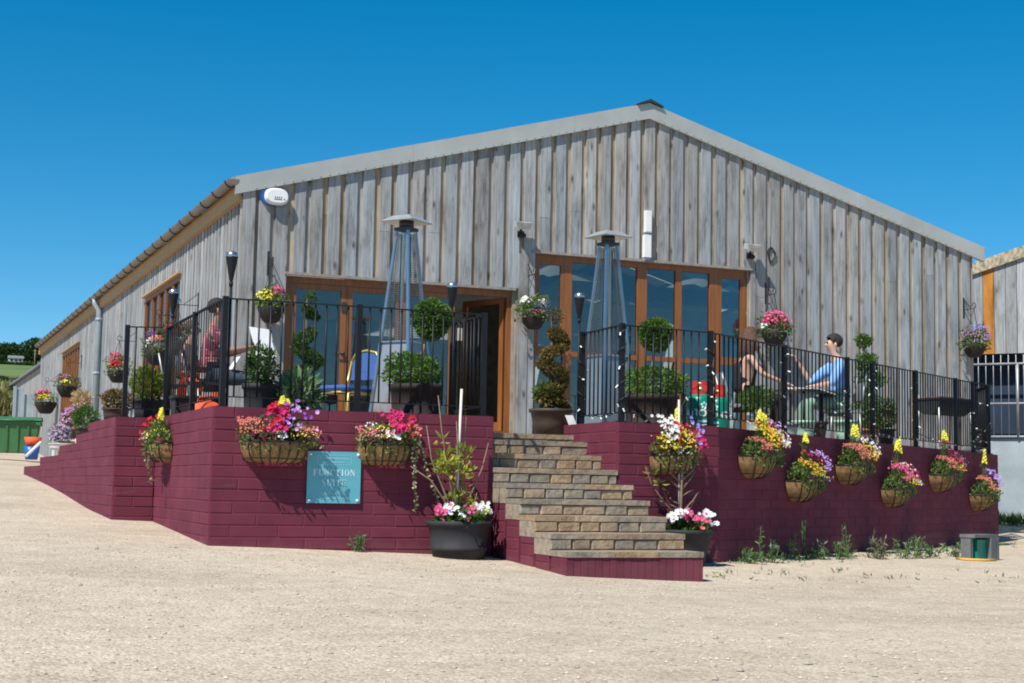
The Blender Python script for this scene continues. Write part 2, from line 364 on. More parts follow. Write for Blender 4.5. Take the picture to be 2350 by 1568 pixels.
def ground_np(X, Y):
    x = np.clip(X, -42, 42); y = np.clip(Y, -42, 46)
    d2 = (x[..., None]-_P[:, 0])**2+(y[..., None]-_P[:, 1])**2
    z = (_phi(d2)*_w[:_n]).sum(-1)+_w[_n]+_w[_n+1]*x+_w[_n+2]*y
    t = np.clip((Y-21)/24, 0, 1); t = t*t*(3-2*t)
    hill = np.interp(Y, [21, 50, 100, 300, 500, 700, 1600], [-.4, 1.9, 4.9, 18.4, 36.3, 54, 62])
    return z*(1-t)+hill*t
def gz(x, y): return float(ground_np(np.array([float(x)]), np.array([float(y)]))[0])
def grid(name, xs, ys, mat, dz=0.0):
    X, Y = np.meshgrid(xs, ys, indexing='ij'); Z = ground_np(X, Y)+dz
    nx, ny = X.shape; vs = np.stack([X, Y, Z], -1).reshape(-1, 3).tolist()
    fs = [(i*ny+j, (i+1)*ny+j, (i+1)*ny+j+1, i*ny+j+1) for i in range(nx-1) for j in range(ny-1)]
    b = MB(); b.add(vs, fs, None, True); return b.build(name, mat)
xs = np.concatenate([[-900,-500,-250,-140,-90,-60], np.arange(-42, -14, 2), np.arange(-14, 18, .4), np.arange(18, 43, 2), [60,90,140,250,500,900]])
ys = np.concatenate([[-300,-120,-60], np.arange(-42,-24,2), np.arange(-24, 14, .4), np.arange(14, 60, 2), np.arange(60, 740, 20), [1000,1600]])
tag(grid('ground', xs, ys, 'gravel'), kind='structure')
tag(grid('meadow', np.arange(-400, 120.1, 10), np.arange(300, 721, 20), 'grass', 0.08), kind='structure')
tag(grid('green_field', np.arange(-300, 60.1, 10), np.arange(56, 301, 10), 'crop', 0.25), kind='structure')
# loose stones lying on the gravel
def pebbles():
    b = MB(); r = random.Random(3)
    for i in range(4500):
        if i < 3400:
            dx = r.uniform(4.5, 15); lat = r.uniform(-.36, .36)*dx*1.02
            P = CAM[:2]+np.array([math.sin(YAW), math.cos(YAW)])*dx+np.array([math.cos(YAW), -math.sin(YAW)])*lat
            x, y = P
        else: x, y = r.uniform(-9, 14), r.uniform(-16, -2)
        if y > -7.9 and x > -2.5: continue
        if y > -9.7 and .8 < x < 2.4: continue
        s = r.choice((.006, .008, .01, .013)) if r.random() < .992 else r.uniform(.018, .026)
        z = gz(x, y) if i % 1 == 0 else 0
        c = r.choice(((.50,.42,.32),(.56,.48,.37),(.42,.35,.26),(.54,.47,.38),(.35,.30,.24)))
        if s > .018: c = (.36,.32,.27)
        a = r.uniform(0, 6); ca, sa = math.cos(a)*s, math.sin(a)*s; k = r.uniform(.6, 1.3)
        b.add([(x+ca, y+sa, z+s*.2), (x-sa*k, y+ca*k, z+s*.25), (x-ca, y-sa, z+s*.15), (x+sa*k, y-ca*k, z+s*.2), (x, y, z+s*.85), (x, y, z-s*.4)],
              [(0,1,4),(1,2,4),(2,3,4),(3,0,4),(1,0,5),(2,1,5),(3,2,5),(0,3,5)], c)
    return b
tag(pebbles().build('loose_stones', 'pebble'), kind='stuff')

# ------------------------------------------------------------------ barn
W, E, A, LB = 13.2466, 3.3427, 5.1714, 31.0
SL = (A-E)/(W/2)
def eave(x): return E+SL*(x if x < W/2 else W-x)
barn = thing('timber_barn', 'long barn clad in weathered grey boards with a pale metal verge', 'barn', (0, 0, -0.1))
def bcol(r, warm=0.0):
    g = r.uniform(.78, 1.14); c = (.330*g, .345*g, .358*g)
    if warm: c = tuple(a*(1+(b-1)*warm) for a, b in zip(c, (1.13, .94, .77)))
    t = r.uniform(-.04, .04); return (c[0]*(1+t), c[1], c[2]*(1-t))
D0, D1, DT = .635, 4.2755, 2.15          # door opening
W0, W1, WT = 4.64, 8.56, 2.776           # window opening
PER, REC = .267, .088
def front_boards():
    r = random.Random(11); b = MB(); x0 = 6.485-PER*26
    def board(xa, xb, ya, yb, warm):
        xa, xb = max(xa, 0.0), min(xb, W)
        if xb-xa < .02: return
        xm = (xa+xb)/2; zb_ = -.16
        if D0-.02 < xm < D1+.02: zb_ = DT+.045
        elif W0 < xm < W1-.0: zb_ = WT+.045
        segs = [(zb_, None)]
        if r.random() < .16:
            j = r.uniform(2.2, 3.6)
            if j > zb_+.4 and j < eave(xm)-.3: segs = [(zb_, j-.002), (j+.002, None)]
        for (za, zt) in segs:
            c = bcol(r, warm); jt = r.uniform(0, .004)
            if zt is None: p = [(xa, ya-jt, za), (xb, ya-jt, za), (xb, ya-jt, eave(xb)+.02), (xa, ya-jt, eave(xa)+.02)]
            else: p = [(xa, ya-jt, za), (xb, ya-jt, za), (xb, ya-jt, zt), (xa, ya-jt, zt)]
            if zt is None and xa < W/2 < xb: p = p[:3]+[(W/2, ya-jt, A+.02)]+p[3:]
            b.prism(p, (0, yb-ya+jt, 0), c)
    for k in range(-1, 53):
        xr = x0+k*PER
        w_ = r.uniform(-.012, .012)
        board(xr-.025, xr+REC+.025, -.022, -.001, r.uniform(.7, 1.7))       # recessed board
        board(xr+REC+w_, xr+PER+r.uniform(-.008, .008), -.058, -.0245, r.choice((0, 0, 0, .3)))
    # boards beside the openings (posts)
    b.box((D1+.075, -.075, -.16), (D1+.24, -.052, DT+.6), bcol(r, .1)); b.box((D1+.255, -.062, -.16), (W0-.01, -.0525, WT+.0), bcol(r, .1))
    b.box((W1+.03, -.062, -.16), (W1+.13, -.0525, WT), bcol(r, 0))
    return b
front_boards().build('gable_cladding', 'clad', barn, True)
def side_boards():
    r = random.Random(5); b = MB(); y = 0.0
    while y < LB-.02:
        y1 = min(y+PER, LB); spans = [(-1.0, 3.22)]
        ym = y+.13
        if 4.95 < ym < 9.1: spans = [(-1.0, .62), (2.79, 3.22)]
        if 20.0 < ym < 24.3: spans = [(2.79, 3.22)]
        for (za, zb_) in spans:
            b.box((-.022, y, za), (-.001, y+REC+.02, zb_), bcol(r, .6)); b.box((-.050, y+REC, za), (-.0245, y1-.002, zb_), bcol(r, r.choice((0, .15))))
        y = y1
    b.box((-.075, -.07, -.16), (-.052, .12, 3.24), bcol(r, .4)); b.box((-.075, -.078, -.16), (.11, -.0525, E+.03), bcol(r, .5))
    return b
side_boards().build('eaves_cladding', 'clad', barn, True)
b = MB(); b.box((W-.05, .02, -1.2), (W, LB, 3.3)); b.box((0.0, LB-.1, -1.2), (W-.06, LB, 3.3)); b.build('masonry_wall', 'ceiling', barn, True)
# structure behind the boards (with openings), seen from outside only through the gaps
b = MB()
for (xa, xb, za, zt) in ((.0, D0-.005, -.5, 3.3), (D1+.001, W0-.01, -.5, 3.3), (W1+.01, W-.06, -.5, 3.3), (D0-.005, D1+.02, DT+.05, 3.3), (W0-.01, W1+.01, WT+.05, 3.3)): b.box((xa, .002, za), (xb, .03, zt))
b.prism([(0.02, .002, 3.3), (W-.06, .002, 3.3), (W-.06, .002, 3.34), (W/2, .002, A), (.02, .002, 3.34)], (0, .028, 0))
for (ya, yb, za, zt) in ((.03, 4.98, -.8, 3.3), (9.1, 19.98, -.8, 3.3), (24.3, LB-.11, -.8, 3.3), (4.98, 9.1, -.8, .6), (4.98, 9.1, 2.8, 3.3), (19.98, 24.3, 2.8, 3.3)): b.box((.002, ya, za), (.05, yb, zt))
b.build('inner_lining', 'interior', barn, True)
b = MB(); b.box((.06, .04, -.14), (W-.06, LB-.12, -.09)); b.build('interior_floor', 'floor_in', barn, True)
b = MB()
BAYS = [(-.10, 2.4), (3.5, 6.4), (7.4, 10.5), (11.3, 15), (15.7, 19), (19.7, 24), (24.7, LB+.1)]          # roof in bays; open gaps added between them to let sunlight inside
for (ya, yb) in BAYS:
    ya_, yb_2 = max(.05, ya), min(LB-.25, yb)
    b.prism([(.06, ya_, 3.0), (W/2, ya_, 4.85), (W/2, ya_, 4.87), (.06, ya_, 3.02)], (0, yb_2-ya_, 0))
    b.prism([(W/2, ya_, 4.85), (W-.06, ya_, 3.0), (W-.06, ya_, 3.02), (W/2, ya_, 4.87)], (0, yb_2-ya_, 0))
for yy in range(3, 30, 3):
    b.box((.07, yy, 2.55), (W-.07, yy+.25, 2.85))
b.build('ceiling_lining', 'ceiling', barn, True)
# pale cloth swags under the ceiling, dimly seen through the glazing
for (ya, zs) in ((1.6, 2.75), (3.6, 2.95), (6.2, 3.0)):
    b = MB(); n_x = 66; vs = []
    for i in range(n_x+1):
        x = .5+12.2*i/n_x; sag = abs(math.sin(PI*(x-.5)/3.05)); z = zs+.25-.42*sag**1.2
        for jj in range(5): vs.append((x, ya+.28*jj, z-.10*math.sin(PI*jj/4)+.02*math.sin(7*x+jj)))
    b.add(vs, [(i*5+jj, (i+1)*5+jj, (i+1)*5+jj+1, i*5+jj+1) for i in range(n_x) for jj in range(4)], (.46, .46, .44), True); b.build('ceiling_drape', 'drape', barn, True)
# roof sheets, ridge and verge
rf = MB()
ov = .24
for (xa, xb) in ((-ov, W/2), (W+ov, W/2)):
    za, zb_ = eave(0)-SL*ov+.215, A+.215
    for (ya, yb) in BAYS: rf.prism([(xa, ya, za), (xb, ya, zb_), (xb, ya, zb_+.05), (xa, ya, za+.05)], (0, yb-ya, 0))
roof = rf.build('roof', 'roof', barn, True)
b = MB(); b.prism([(W/2-.24, -.16, A+.215+.05-.24*SL), (W/2, -.16, A+.268), (W/2+.24, -.16, A+.215+.05-.24*SL), (W/2+.24, -.16, A+.235+.05-.24*SL), (W/2, -.16, A+.318), (W/2-.24, -.16, A+.235+.05-.24*SL)], (0, LB+.3, 0)); b.build('ridge_cap', 'dark', roof, True)
b = MB()
n_ = 5
for sgn in (0, 1):
    for k in range(n_):
        xa = -.20+(W/2+.20)*k/n_; xb = -.20+(W/2+.20)*(k+1)/n_
        za, zb_ = E+SL*xa-.005, E+SL*xb-.005
        y = -.115-(.003 if k % 2 else 0)
        p = [(xa, y, za), (xb, y, zb_), (xb, y, zb_+.262), (xa, y, za+.262)]
        if sgn: p = [(W-q[0], q[1], q[2]) for q in p]
        b.prism(p, (0, .06, 0))
    for k in range(46):
        x = .1+6.4*k/46; xx = W-x if sgn else x
        b.tube([(xx, -.12, eave(x)+.03), (xx, -.126, eave(x)+.03)], .009, 6)
b.build('verge_trim', 'metal', barn, True)
b = MB(); b.box((-.14, -.05, 3.215), (-.095, LB, 3.47)); b.box((-.095, -.049, 3.215), (-.052, LB, 3.25)); b.build('fascia_board', 'tan', barn, True)
def gutter(y0, y1, x, z, r=.085):
    b = MB(); n = 10; prof = [(x+r*math.cos(PI+PI*k/n), z+r*math.sin(PI+PI*k/n)) for k in range(n+1)]
    vs = [(p[0], y0, p[1]) for p in prof]+[(p[0], y1, p[1]) for p in prof]
    b.add(vs, [(k, k+1, n+2+k, n+1+k) for k in range(n)], None, True)
    vs2 = [(x+(p[0]-x)*.93, y0, z+(p[1]-z)*.93) for p in prof]+[(x+(p[0]-x)*.93, y1, z+(p[1]-z)*.93) for p in prof]
    b.add(vs2, [(k+1, k, n+1+k, n+2+k) for k in range(n)], None, True)
    b.add([(p[0], y0, p[1]) for p in prof], [tuple(range(n+1))])
    return b
GX, GZ = -.235, 3.50
gut = gutter(-.12, 30.6, GX, GZ).build('gutter', 'gutter', barn, True)
br = None
for k in range(33):
    if br is None:
        b = MB(); n = 10
        for (ra, rb) in ((.087, .100),):
            p = [(GX+rb*math.cos(PI+PI*i/n), 0, GZ+rb*math.sin(PI+PI*i/n)) for i in range(n+1)]+[(GX+ra*math.cos(PI+PI*i/n), 0, GZ+ra*math.sin(PI+PI*i/n)) for i in range(n, -1, -1)]
            for i in range(n): b.prism([p[i], p[i+1], p[2*n-i], p[2*n+1-i]], (0, .05, 0))
        br = b.build('gutter_bracket', 'dark', gut, True); b0 = br.location.copy()
    o = br if k == 0 else br.copy()
    if k: C.objects.link(o); o.parent = gut
    o.location = (0, .05+.94*k, 0)
dpx = -.13
b = MB(); b.tube([(GX, 15.6, GZ-.08), (GX, 15.6, GZ-.18), (dpx, 15.6, GZ-.34), (dpx, 15.6, -.8)], .072, 12)
for z in (2.9, 1.6, .3): b.tube([(dpx, 15.6, z), (dpx, 15.6, z+.06)], .088, 12)
b.build('downpipe', 'pipe', barn, True)
# lower lean-to at the far end
ann = thing('lean_to_shed', 'low grey boarded shed beyond the far end of the barn', 'shed', (0, LB+.3, -.4))
b = MB(); r_ = random.Random(9); y = LB+.05
while y < LB+14: b.box((.10, y, -.9), (.135, y+.2, 2.92), bcol(r_, .3)); y += .205
b.box((.14, LB+.04, -.9), (6, LB+14.2, 2.9)); b.build('wall', 'clad', ann, True)
b = MB(); b.prism([(-.05, LB+.02, 2.93), (6, LB+.02, 3.6), (6, LB+.02, 3.68), (-.05, LB+.02, 3.0)], (0, 14.4, 0)); b.build('roof', 'slate', ann, True)

def pane(parent, a, bb, name='pane', th=.008):
    b = MB(); b.box(a, bb); return b.build(name, 'glass', parent, True)
# door set: four leaves, the right-hand one standing open
FR, BK = .028, .10
dr = MB(); dr.box((D0, FR, -.10), (D0+.075, BK, DT)); dr.box((D1-.075, FR, -.10), (D1, BK, DT)); dr.box((D0+.075, FR+.001, DT-.10), (D1-.075, BK, DT))
dr.box((D0+.075, FR+.001, -.115), (D1-.075, BK+.06, -.07))
doors = dr.build('door_frame', 'oak', barn, True); 
b = MB(); b.box((D0-.05, -.085, DT+.002), (D1+.03, .0, DT+.043)); b.build('lintel', 'lintel', barn, True)
lw = (D1-D0-.15)/4
for k in range(3):
    xa = D0+.075+lw*k+.004; xb = xa+lw-.008; y0, y1 = FR+.012, BK-.01; st = .085
    b = MB(); b.box((xa, y0, -.065), (xa+st, y1, DT-.104)); b.box((xb-st, y0, -.065), (xb, y1, DT-.104)); b.box((xa+st, y0+.002, DT-.185), (xb-st, y1, DT-.104)); b.box((xa+st, y0+.002, -.065), (xb-st, y1, .08))
    lf = b.build('door_leaf', 'oak', barn, True)
    pane(lf, (xa+st, .058, .08), (xb-st, .066, DT-.185))
    if k == 0:
        b = MB(); b.tube([(xb-.04, y0-.002, 1.02), (xb-.04, y0-.05, 1.02)], .028, 10); b.tube([(xb-.04, y0-.045, 1.02), (xb-.15, y0-.045, 1.02)], .011, 8); b.box((xb-.075, y0-.018, 1.66), (xb-.0, y0-.001, 1.80)); b.build('handle', 'dark', lf, True)
# open leaf, hinged at the right jamb, swung inwards
hx, hy = D1-.085, BK+.01; ang = R(62); ux, uy = -math.cos(ang), math.sin(ang); nx, ny = uy, -ux
def leafpt(u, v, z): return Vector((hx+ux*u+nx*v, hy+uy*u+ny*v, z))
def leafbox(b, u0, u1, z0, z1, v0=-.025, v1=.025):
    c = leafpt((u0+u1)/2, (v0+v1)/2, (z0+z1)/2); b.obox(c, Vector((ux, uy, 0))*(u1-u0)/2, Vector((nx, ny, 0))*(v1-v0)/2, Vector((0, 0, (z1-z0)/2)))
b = MB(); leafbox(b, 0, .085, -.06, DT-.105); leafbox(b, lw-.095, lw-.01, -.06, DT-.105); leafbox(b, .085, lw-.095, DT-.19, DT-.105, -.023, .023); leafbox(b, .085, lw-.095, -.06, .08, -.023, .023)
ol = b.build('open_door_leaf', 'oak', barn, True)
b = MB(); leafbox(b, .085, lw-.095, .08, DT-.19, -.004, .004); b.build('pane', 'glass', ol, True)
b = MB(); leafbox(b, .30, .60, 1.05, 1.45, .006, .010); b.build('notice', 'paper', ol, True)
# window
b = MB(); b.box((W0, FR, -.12), (W0+.06, BK, WT)); b.box((W1-.06, FR, -.12), (W1, BK, WT)); b.box((W0+.06, FR+.001, WT-.085), (W1-.06, BK, WT)); b.box((W0+.06, FR+.001, -.12), (W1-.06, BK, .06))
win = b.build('window', 'oak', barn, True)
b = MB(); b.box((W0-.06, -.085, WT+.002), (W1+.10, .0, WT+.043)); b.build('lintel', 'lintel', win, True)
edges = [W0+.06]+[0]*8+[W1-.06]
mull = [(on_y(1291, 720, .06).x, on_y(1310, 720, .06).x), (on_y(1460, 720, .06).x, on_y(1482, 720, .06).x), (on_y(1548, 720, .06).x, on_y(1562, 720, .06).x), (on_y(1626, 720, .06).x, on_y(1648, 720, .06).x)]
b = MB()
for (a_, c_) in mull: b.box((a_, FR+.002, .06), (c_, BK-.002, WT-.085))
b.build('mullion', 'oak', win, True)
xa = W0+.06; TZ = 1.205
for i, (a_, c_) in enumerate(mull+[(W1-.06, None)]):
    b = MB(); b.box((xa, FR+.004, TZ-.04), (a_, BK-.004, TZ+.04))
    if i in (0, 4):
        b.box((xa, FR+.006, TZ+.04), (xa+.05, BK-.01, WT-.085)); b.box((a_-.05, FR+.006, TZ+.04), (a_, BK-.01, WT-.085)); b.box((xa+.05, FR+.007, WT-.15), (a_-.05, BK-.01, WT-.085)); b.box((xa+.05, FR+.007, TZ+.04), (a_-.05, BK-.01, TZ+.09))
    b.build('transom', 'oak', win, True)
    pane(win, (xa, .060, TZ+.04), (a_, .068, WT-.085)); pane(win, (xa, .060, .06), (a_, .068, TZ-.04))
    xa = c_
# side window and side door
def side_window(name, y0, y1, z0, z1, nb, solid=False):
    b = MB(); b.box((-.045, y0, z0), (.06, y0+.08, z1)); b.box((-.045, y1-.08, z0), (.06, y1, z1)); b.box((-.044, y0+.08, z1-.09), (.06, y1-.08, z1)); b.box((-.044, y0+.08, z0), (.06, y1-.08, z0+.09))
    w_ = (y1-y0-.16)/nb
    for k in range(1, nb): b.box((-.043, y0+.08+w_*k-.045, z0+.09), (.058, y0+.08+w_*k+.045, z1-.09))
    o = b.build(name, 'oak', barn, True)
    for k in range(nb): pane(o, (.0, y0+.08+w_*k+.045*(k > 0), z0+.09), (.008, y0+.08+w_*(k+1)-.045*(k < nb-1), z1-.09))
    b = MB(); b.box((-.12, y0-.06, z1+.002), (-.002, y1+.06, z1+.035)); b.build('lintel', 'tan', o, True)
side_window('window', 5.0, 9.06, .63, 2.74, 5)
side_window('glazed_door', 20.0, 24.25, -.75, 2.74, 7)

# ------------------------------------------------------------------ fittings on the front wall
def mk(name, label, cat, loc, rz=0, group=None): return thing(name, label, cat, loc, rz, group)
p = on_y(631, 452, -.10)
al = mk('alarm_box', 'white oval alarm box on a blue back plate high on the gable wall', 'alarm box', (p.x, -.05, p.z))
b = MB(); n = 28
def oval(rx, rz_, y0, y1, k=2.6, dx=0):
    pts = []
    for i in range(n):
        a = 2*PI*i/n; c, s_ = math.cos(a), math.sin(a)
        pts.append((dx+rx*abs(c)**(2/k)*(1 if c > 0 else -1), y0, rz_*abs(s_)**(2/k)*(1 if s_ > 0 else -1)))
    return pts
b.prism(oval(.205, .135, -.001, 0, 2.3, -.01), (0, -.07, 0)); b.build('back_plate', 'blue_plastic', al)
b = MB(); A0 = oval(.185, .130, -.072, 0, 2.4, .02); A1 = oval(.155, .10, -.14, 0, 2.4, .02)
b.add(A0+A1, [(i, (i+1) % n, n+(i+1) % n, n+i) for i in range(n)]+[tuple(range(n, 2*n))], None, False); cv = b.build('cover', 'white', al)
b = MB()
for k in range(4): b.box((-.02+.03*k, -.143, -.03), (-.005+.03*k, -.1405, -.012))
b.box((-.03, -.143, -.055), (.09, -.1405, -.045)); b.build('lettering', 'pot_black', cv)
b = MB(); b.ball((.125, -.135, -.045), .012); b.build('indicator_lamp', 'pot_black', al)
def floodlight(px, lab):
    p = on_y(*px, -.25)
    t = mk('floodlight', lab, 'floodlight', (p.x, -.05, p.z), 0, 'floodlights on the front wall')
    b = MB(); b.cbox((.04, -.02, -.10), (.11, .04, .10)); b.bar((.04, -.03, -.08), (0, -.14, -.02), .03); b.build('bracket', 'pot_black', t)
    b = MB(); b.prism([(-.11, -.24, -.06), (.11, -.24, -.06), (.13, -.29, .04), (-.13, -.29, .04)], (0, .03, .01)); 
    b.obox((0, -.18, .03), (.115, 0, 0), (0, .08, .015), (0, -.01, .045)); b.build('lamp_body', 'lamp_glass', t)
    b = MB(); b.ball((.05, -.10, -.13), .05, sq=(1, 1, .8)); b.build('motion_sensor', 'pot_black', t)
    return t
floodlight((1200, 519), 'grey floodlight with a black sensor above the gap between doors and window')
floodlight((1728, 570), 'grey floodlight with a black sensor above the right end of the window')
pa, pb = on_y(1486, 509, -.08), on_y(1483, 566, -.08)
t = mk('wall_box', 'upper slim white box on the wall above the window', 'wall box', (pa.x, -.05, pa.z))
b = MB(); b.cbox((0, -.04, 0), (.115, .07, .36)); b.cbox((0, -.076, 0), (.095, .006, .33)); b.build('casing', 'white', t)
t = mk('junction_box', 'lower white box with a grey cap just over the window lintel', 'wall box', (pb.x, -.05, pb.z))
b = MB(); b.cbox((0, -.05, 0), (.12, .09, .37)); b.build('casing', 'white', t)
b = MB(); b.cbox((.0, -.035, -.21), (.10, .06, .045)); b.build('cap', 'pipe', t); b = MB(); b.cbox((0.01, -.03, .2), (.06, .04, .03)); b.build('cable_gland', 'pipe', t)
p = on_y(1769, 585, -.06); pts = []
for k in range(40):
    a = k*.55; r2 = .07+.012*math.sin(k*1.7); pts.append((p.x+r2*math.cos(a), -.058-.001*k, p.z+1.7*r2*math.sin(a)))
b = MB(); b.tube(pts, .006, 5); b.tube([(p.x, -.06, p.z+.12), (p.x-.02, -.06, p.z+.3)], .006, 5); tag(b.build('coiled_cable', 'wire'), 'loose coil of black cable on the boards right of the window', 'cable')

# ------------------------------------------------------------------ retaining walls, steps and terrace floor
ZB = -.2323; DY = -7.767
LC = Vector((.9153, DY, 0)); XL = -1.941; XJ = -2.40; YJ = -4.60
RC = Vector((2.3251, DY+.012, 0)); 
d1 = Vector((math.cos(R(10)), math.sin(R(10)), 0)); RR = RC+d1*1.365
EN = on_z(2290, 1043, ZB); EN.z = 0
PUR = (.148, .031, .053)
CH, CL = .112, .46
def block_wall(b, a, e, ztop, zbot, th=.22, seed=0, ends=True, top=None):
    """coursed painted blocks with recessed joints along the outer face from a to e (outside on the right-hand side of travel)"""
    r = random.Random(seed); a = Vector((a[0], a[1], 0)); e = Vector((e[0], e[1], 0)); d = e-a; L = d.length; d.normalize(); nrm = Vector((d.y, -d.x, 0))
    core = th-.014
    zt = ztop
    # core set back behind the block faces
    b.add([a-nrm*.0042+Vector((0,0,zbot)), e-nrm*.0042+Vector((0,0,zbot)), e-nrm*th+Vector((0,0,zbot)), a-nrm*th+Vector((0,0,zbot)),
           a-nrm*.0042+Vector((0,0,zt-.004)), e-nrm*.0042+Vector((0,0,zt-.004)), e-nrm*th+Vector((0,0,zt-.004)), a-nrm*th+Vector((0,0,zt-.004))],
          [(0,3,2,1),(4,5,6,7),(0,1,5,4),(1,2,6,5),(2,3,7,6),(3,0,4,7)], tuple(c*1.12 for c in PUR))
    n = int((ztop-zbot)/CH)+1; k = 0; z = ztop
    while z > zbot:
        z0 = z-CH+.0055; off = 0 if k % 2 else -CL/2; s_ = off+r.uniform(-.03, .03)
        while s_ < L:
            s0, s1 = max(0, s_), min(L, s_+CL-.003)
            if s1-s0 > .02:
                g = r.uniform(.92, 1.08); c = tuple(x*g for x in PUR); q = r.uniform(-.0015, .0025); bv = .008
                p = [a+d*s0-nrm*.011, a+d*s1-nrm*.011, a+d*(s1-bv)+nrm*q, a+d*(s0+bv)+nrm*q]
                vs = []
                for (P_, zz) in ((p[0], z0), (p[1], z0), (p[1], z), (p[0], z), (p[3], z0+bv), (p[2], z0+bv), (p[2], z-bv*(k > 0)), (p[3], z-bv*(k > 0))):
                    vs.append(P_+Vector((0, 0, zz)))
                b.add(vs, [(4,5,6,7),(0,1,5,4),(1,2,6,5),(2,3,7,6),(3,0,4,7)], c)
            s_ += CL
        z -= CH; k += 1
    if True:  # coping skim on top
        b.add([a+Vector((0,0,zt)), e+Vector((0,0,zt)), e-nrm*th+Vector((0,0,zt)), a-nrm*th+Vector((0,0,zt))], [(0,1,2,3)], tuple(c*1.05 for c in PUR))
lw_t = thing('retaining_wall', 'maroon painted block wall left of the stone steps, stepping down along the barn side', 'wall', (XL, DY, -1.7))
b = MB(); block_wall(b, (XL+.0085, DY), (LC.x, DY), ZB, -2.0, seed=1); b.build('wall_face', 'purple', lw_t, True)
b = MB(); block_wall(b, (XL+.0, YJ), (XL, DY+.004), ZB, -2.0, seed=2); block_wall(b, (XJ+.0085, YJ), (XL-.004, YJ), ZB, -2.0, seed=3); b.build('wall_flank', 'purple', lw_t, True)
b = MB(); yj = YJ; z_ = ZB
tops = [(ZB, -2.4), (ZB-CH, -1.2), (ZB-2*CH, 1.5), (ZB-3*CH, 4.2), (ZB-4*CH, 7.6)]
y_prev = YJ+.004
for k, (px, zt) in enumerate(((203, ZB), (175, ZB-CH), (136, ZB-2*CH), (92, ZB-3*CH-.02), (55, ZB-4*CH-.04))):
    # far end of each step where the photo shows it, on the plane x = XJ
    py = {203: 972, 175: 1000, 136: 1027, 92: 1051, 55: 1072}[px]
    yy = on_x(px, py, XJ).y
    block_wall(b, (XJ, yy), (XJ, y_prev), zt, -2.0, seed=20+k); y_prev = yy+.002
Y_END = y_prev
b.build('stepped_face', 'purple', lw_t, True)
b = MB(); block_wall(b, (LC.x, DY+.004), (LC.x, DY+2.2), ZB, -2.0, seed=6); b.build('step_cheek', 'purple', lw_t, True)
rw_t = thing('retaining_wall', 'maroon painted block wall right of the stone steps, running back to the barn corner in shade', 'wall', (RC.x, RC.y, -1.7))
b = MB(); block_wall(b, (RC.x-.018, RC.y+1.35), (RC.x-.018, RC.y+.016), ZB, -2.0, th=.03, seed=7); b.build('step_cheek', 'purple', rw_t, True)
b = MB(); block_wall(b, RC+d1*.004, RR, ZB-.005, -2.0, th=.06, seed=8); b.build('wall_face', 'purple', rw_t, True)
b = MB(); block_wall(b, RR, EN, ZB-.008, -2.0, seed=9); b.build('shaded_face', 'purple', rw_t, True)
b = MB(); block_wall(b, EN, (13.3, .1), ZB-.01, -2.0, seed=10); b.build('wall_return', 'purple', rw_t, True)
# steps
TD, RS, Z1 = .365, .1533, -.4375
st = thing('stone_steps', 'flight of brown pitched stone steps rising between the two maroon walls to the doors', 'steps', (1.6, -9, -1.8))
sr = random.Random(4)
def scol():
    base = sr.choice(((.30,.225,.150),(.33,.25,.175),(.28,.23,.175),(.26,.22,.165),(.34,.24,.145),(.25,.215,.175))); g = sr.uniform(.88, 1.12); return tuple(c*g for c in base)
xa, xb = LC.x+.001, RC.x-.002
def yk(k): return DY-(k-3)*TD
for k in range(0, 9):
    zt = Z1-(k-1)*RS if k > 0 else Z1+.085
    yf = yk(k); x0_ = xa if k < 3 else xa
    # tread caps: row of stones
    b = MB(); x = x0_
    while x < xb-.01:
        x2 = min(xb, x+sr.uniform(.40, .5)); 
        if xb-x2 < .12: x2 = xb
        b.box((x+.002, yf+sr.uniform(-.004, .004), zt-.052), (x2-.002, yf+TD+.03, zt-sr.uniform(0, .003)), scol()); x = x2
    b.box((x0_+.007, yf+.012, zt-.050), (xb-.007, yf+TD+.03, zt-.004), (.30,.25,.19))
    b.build('tread', 'stone', st, True)
    if k < 8:
        # riser under this tread standing on the next tread down
        zl = Z1-k*RS; b = MB(); x = x0_
        while x < xb-.01:
            x2 = min(xb, x+sr.uniform(.19, .25))
            if xb-x2 < .09: x2 = xb
            c = scol(); q = sr.uniform(.0, .012)
            b.add([(x+.003, yf+.03, zl+.002), (x2-.003, yf+.03, zl+.002), (x2-.003, yf+.03, zt-.055), (x+.003, yf+.03, zt-.055), (x+.020, yf+.014-q, zl+.010), (x2-.018, yf+.012-q, zl+.014), (x2-.020, yf+.010-q, zt-.062), (x+.016, yf+.013-q, zt-.066)],
                  [(4,5,6,7),(0,1,5,4),(1,2,6,5),(2,3,7,6),(3,0,4,7)], c); x = x2
        b.box((x0_+.005, yf+.028, zl-.05), (xb-.005, yf+TD+.02, zt-.052), (.30,.25,.19))
        b.build('riser', 'stone', st, True)
b, b2 = MB(), MB()
for k in range(4, 9):
    yf = yk(k); zt = Z1-(k-1)*RS
    block_wall(b, (xa+.009, yf+TD+.04*(k < 4)), (xa+.009, yf+.05), zt-.054, -2.1, th=.2, seed=40+k)
    block_wall(b2, (xb-.009, yf+.05), (xb-.009, yf+TD), zt-.054, -2.1, th=.2, seed=60+k)
b.build('cheek_wall', 'purple', st, True); b2.build('cheek_wall', 'purple', st, True)
b = MB(); zt = Z1-7*RS; b.box((xa+.008, yk(8)+.020, -2.15), (xb-.008, yk(8)+.3, zt-.056), tuple(c_*1.05 for c_ in PUR)); x = xa+.004
while x < xb-.02:
    x2 = min(xb-.004, x+.072); g_ = sr.uniform(.88, 1.1); b.box((x+.002, yk(8)+.010+sr.uniform(0, .004), -2.14), (x2-.002, yk(8)+.1, zt-.054), tuple(c_*g_ for c_ in PUR)); x = x2
b.build('plinth', 'purple', st, True)
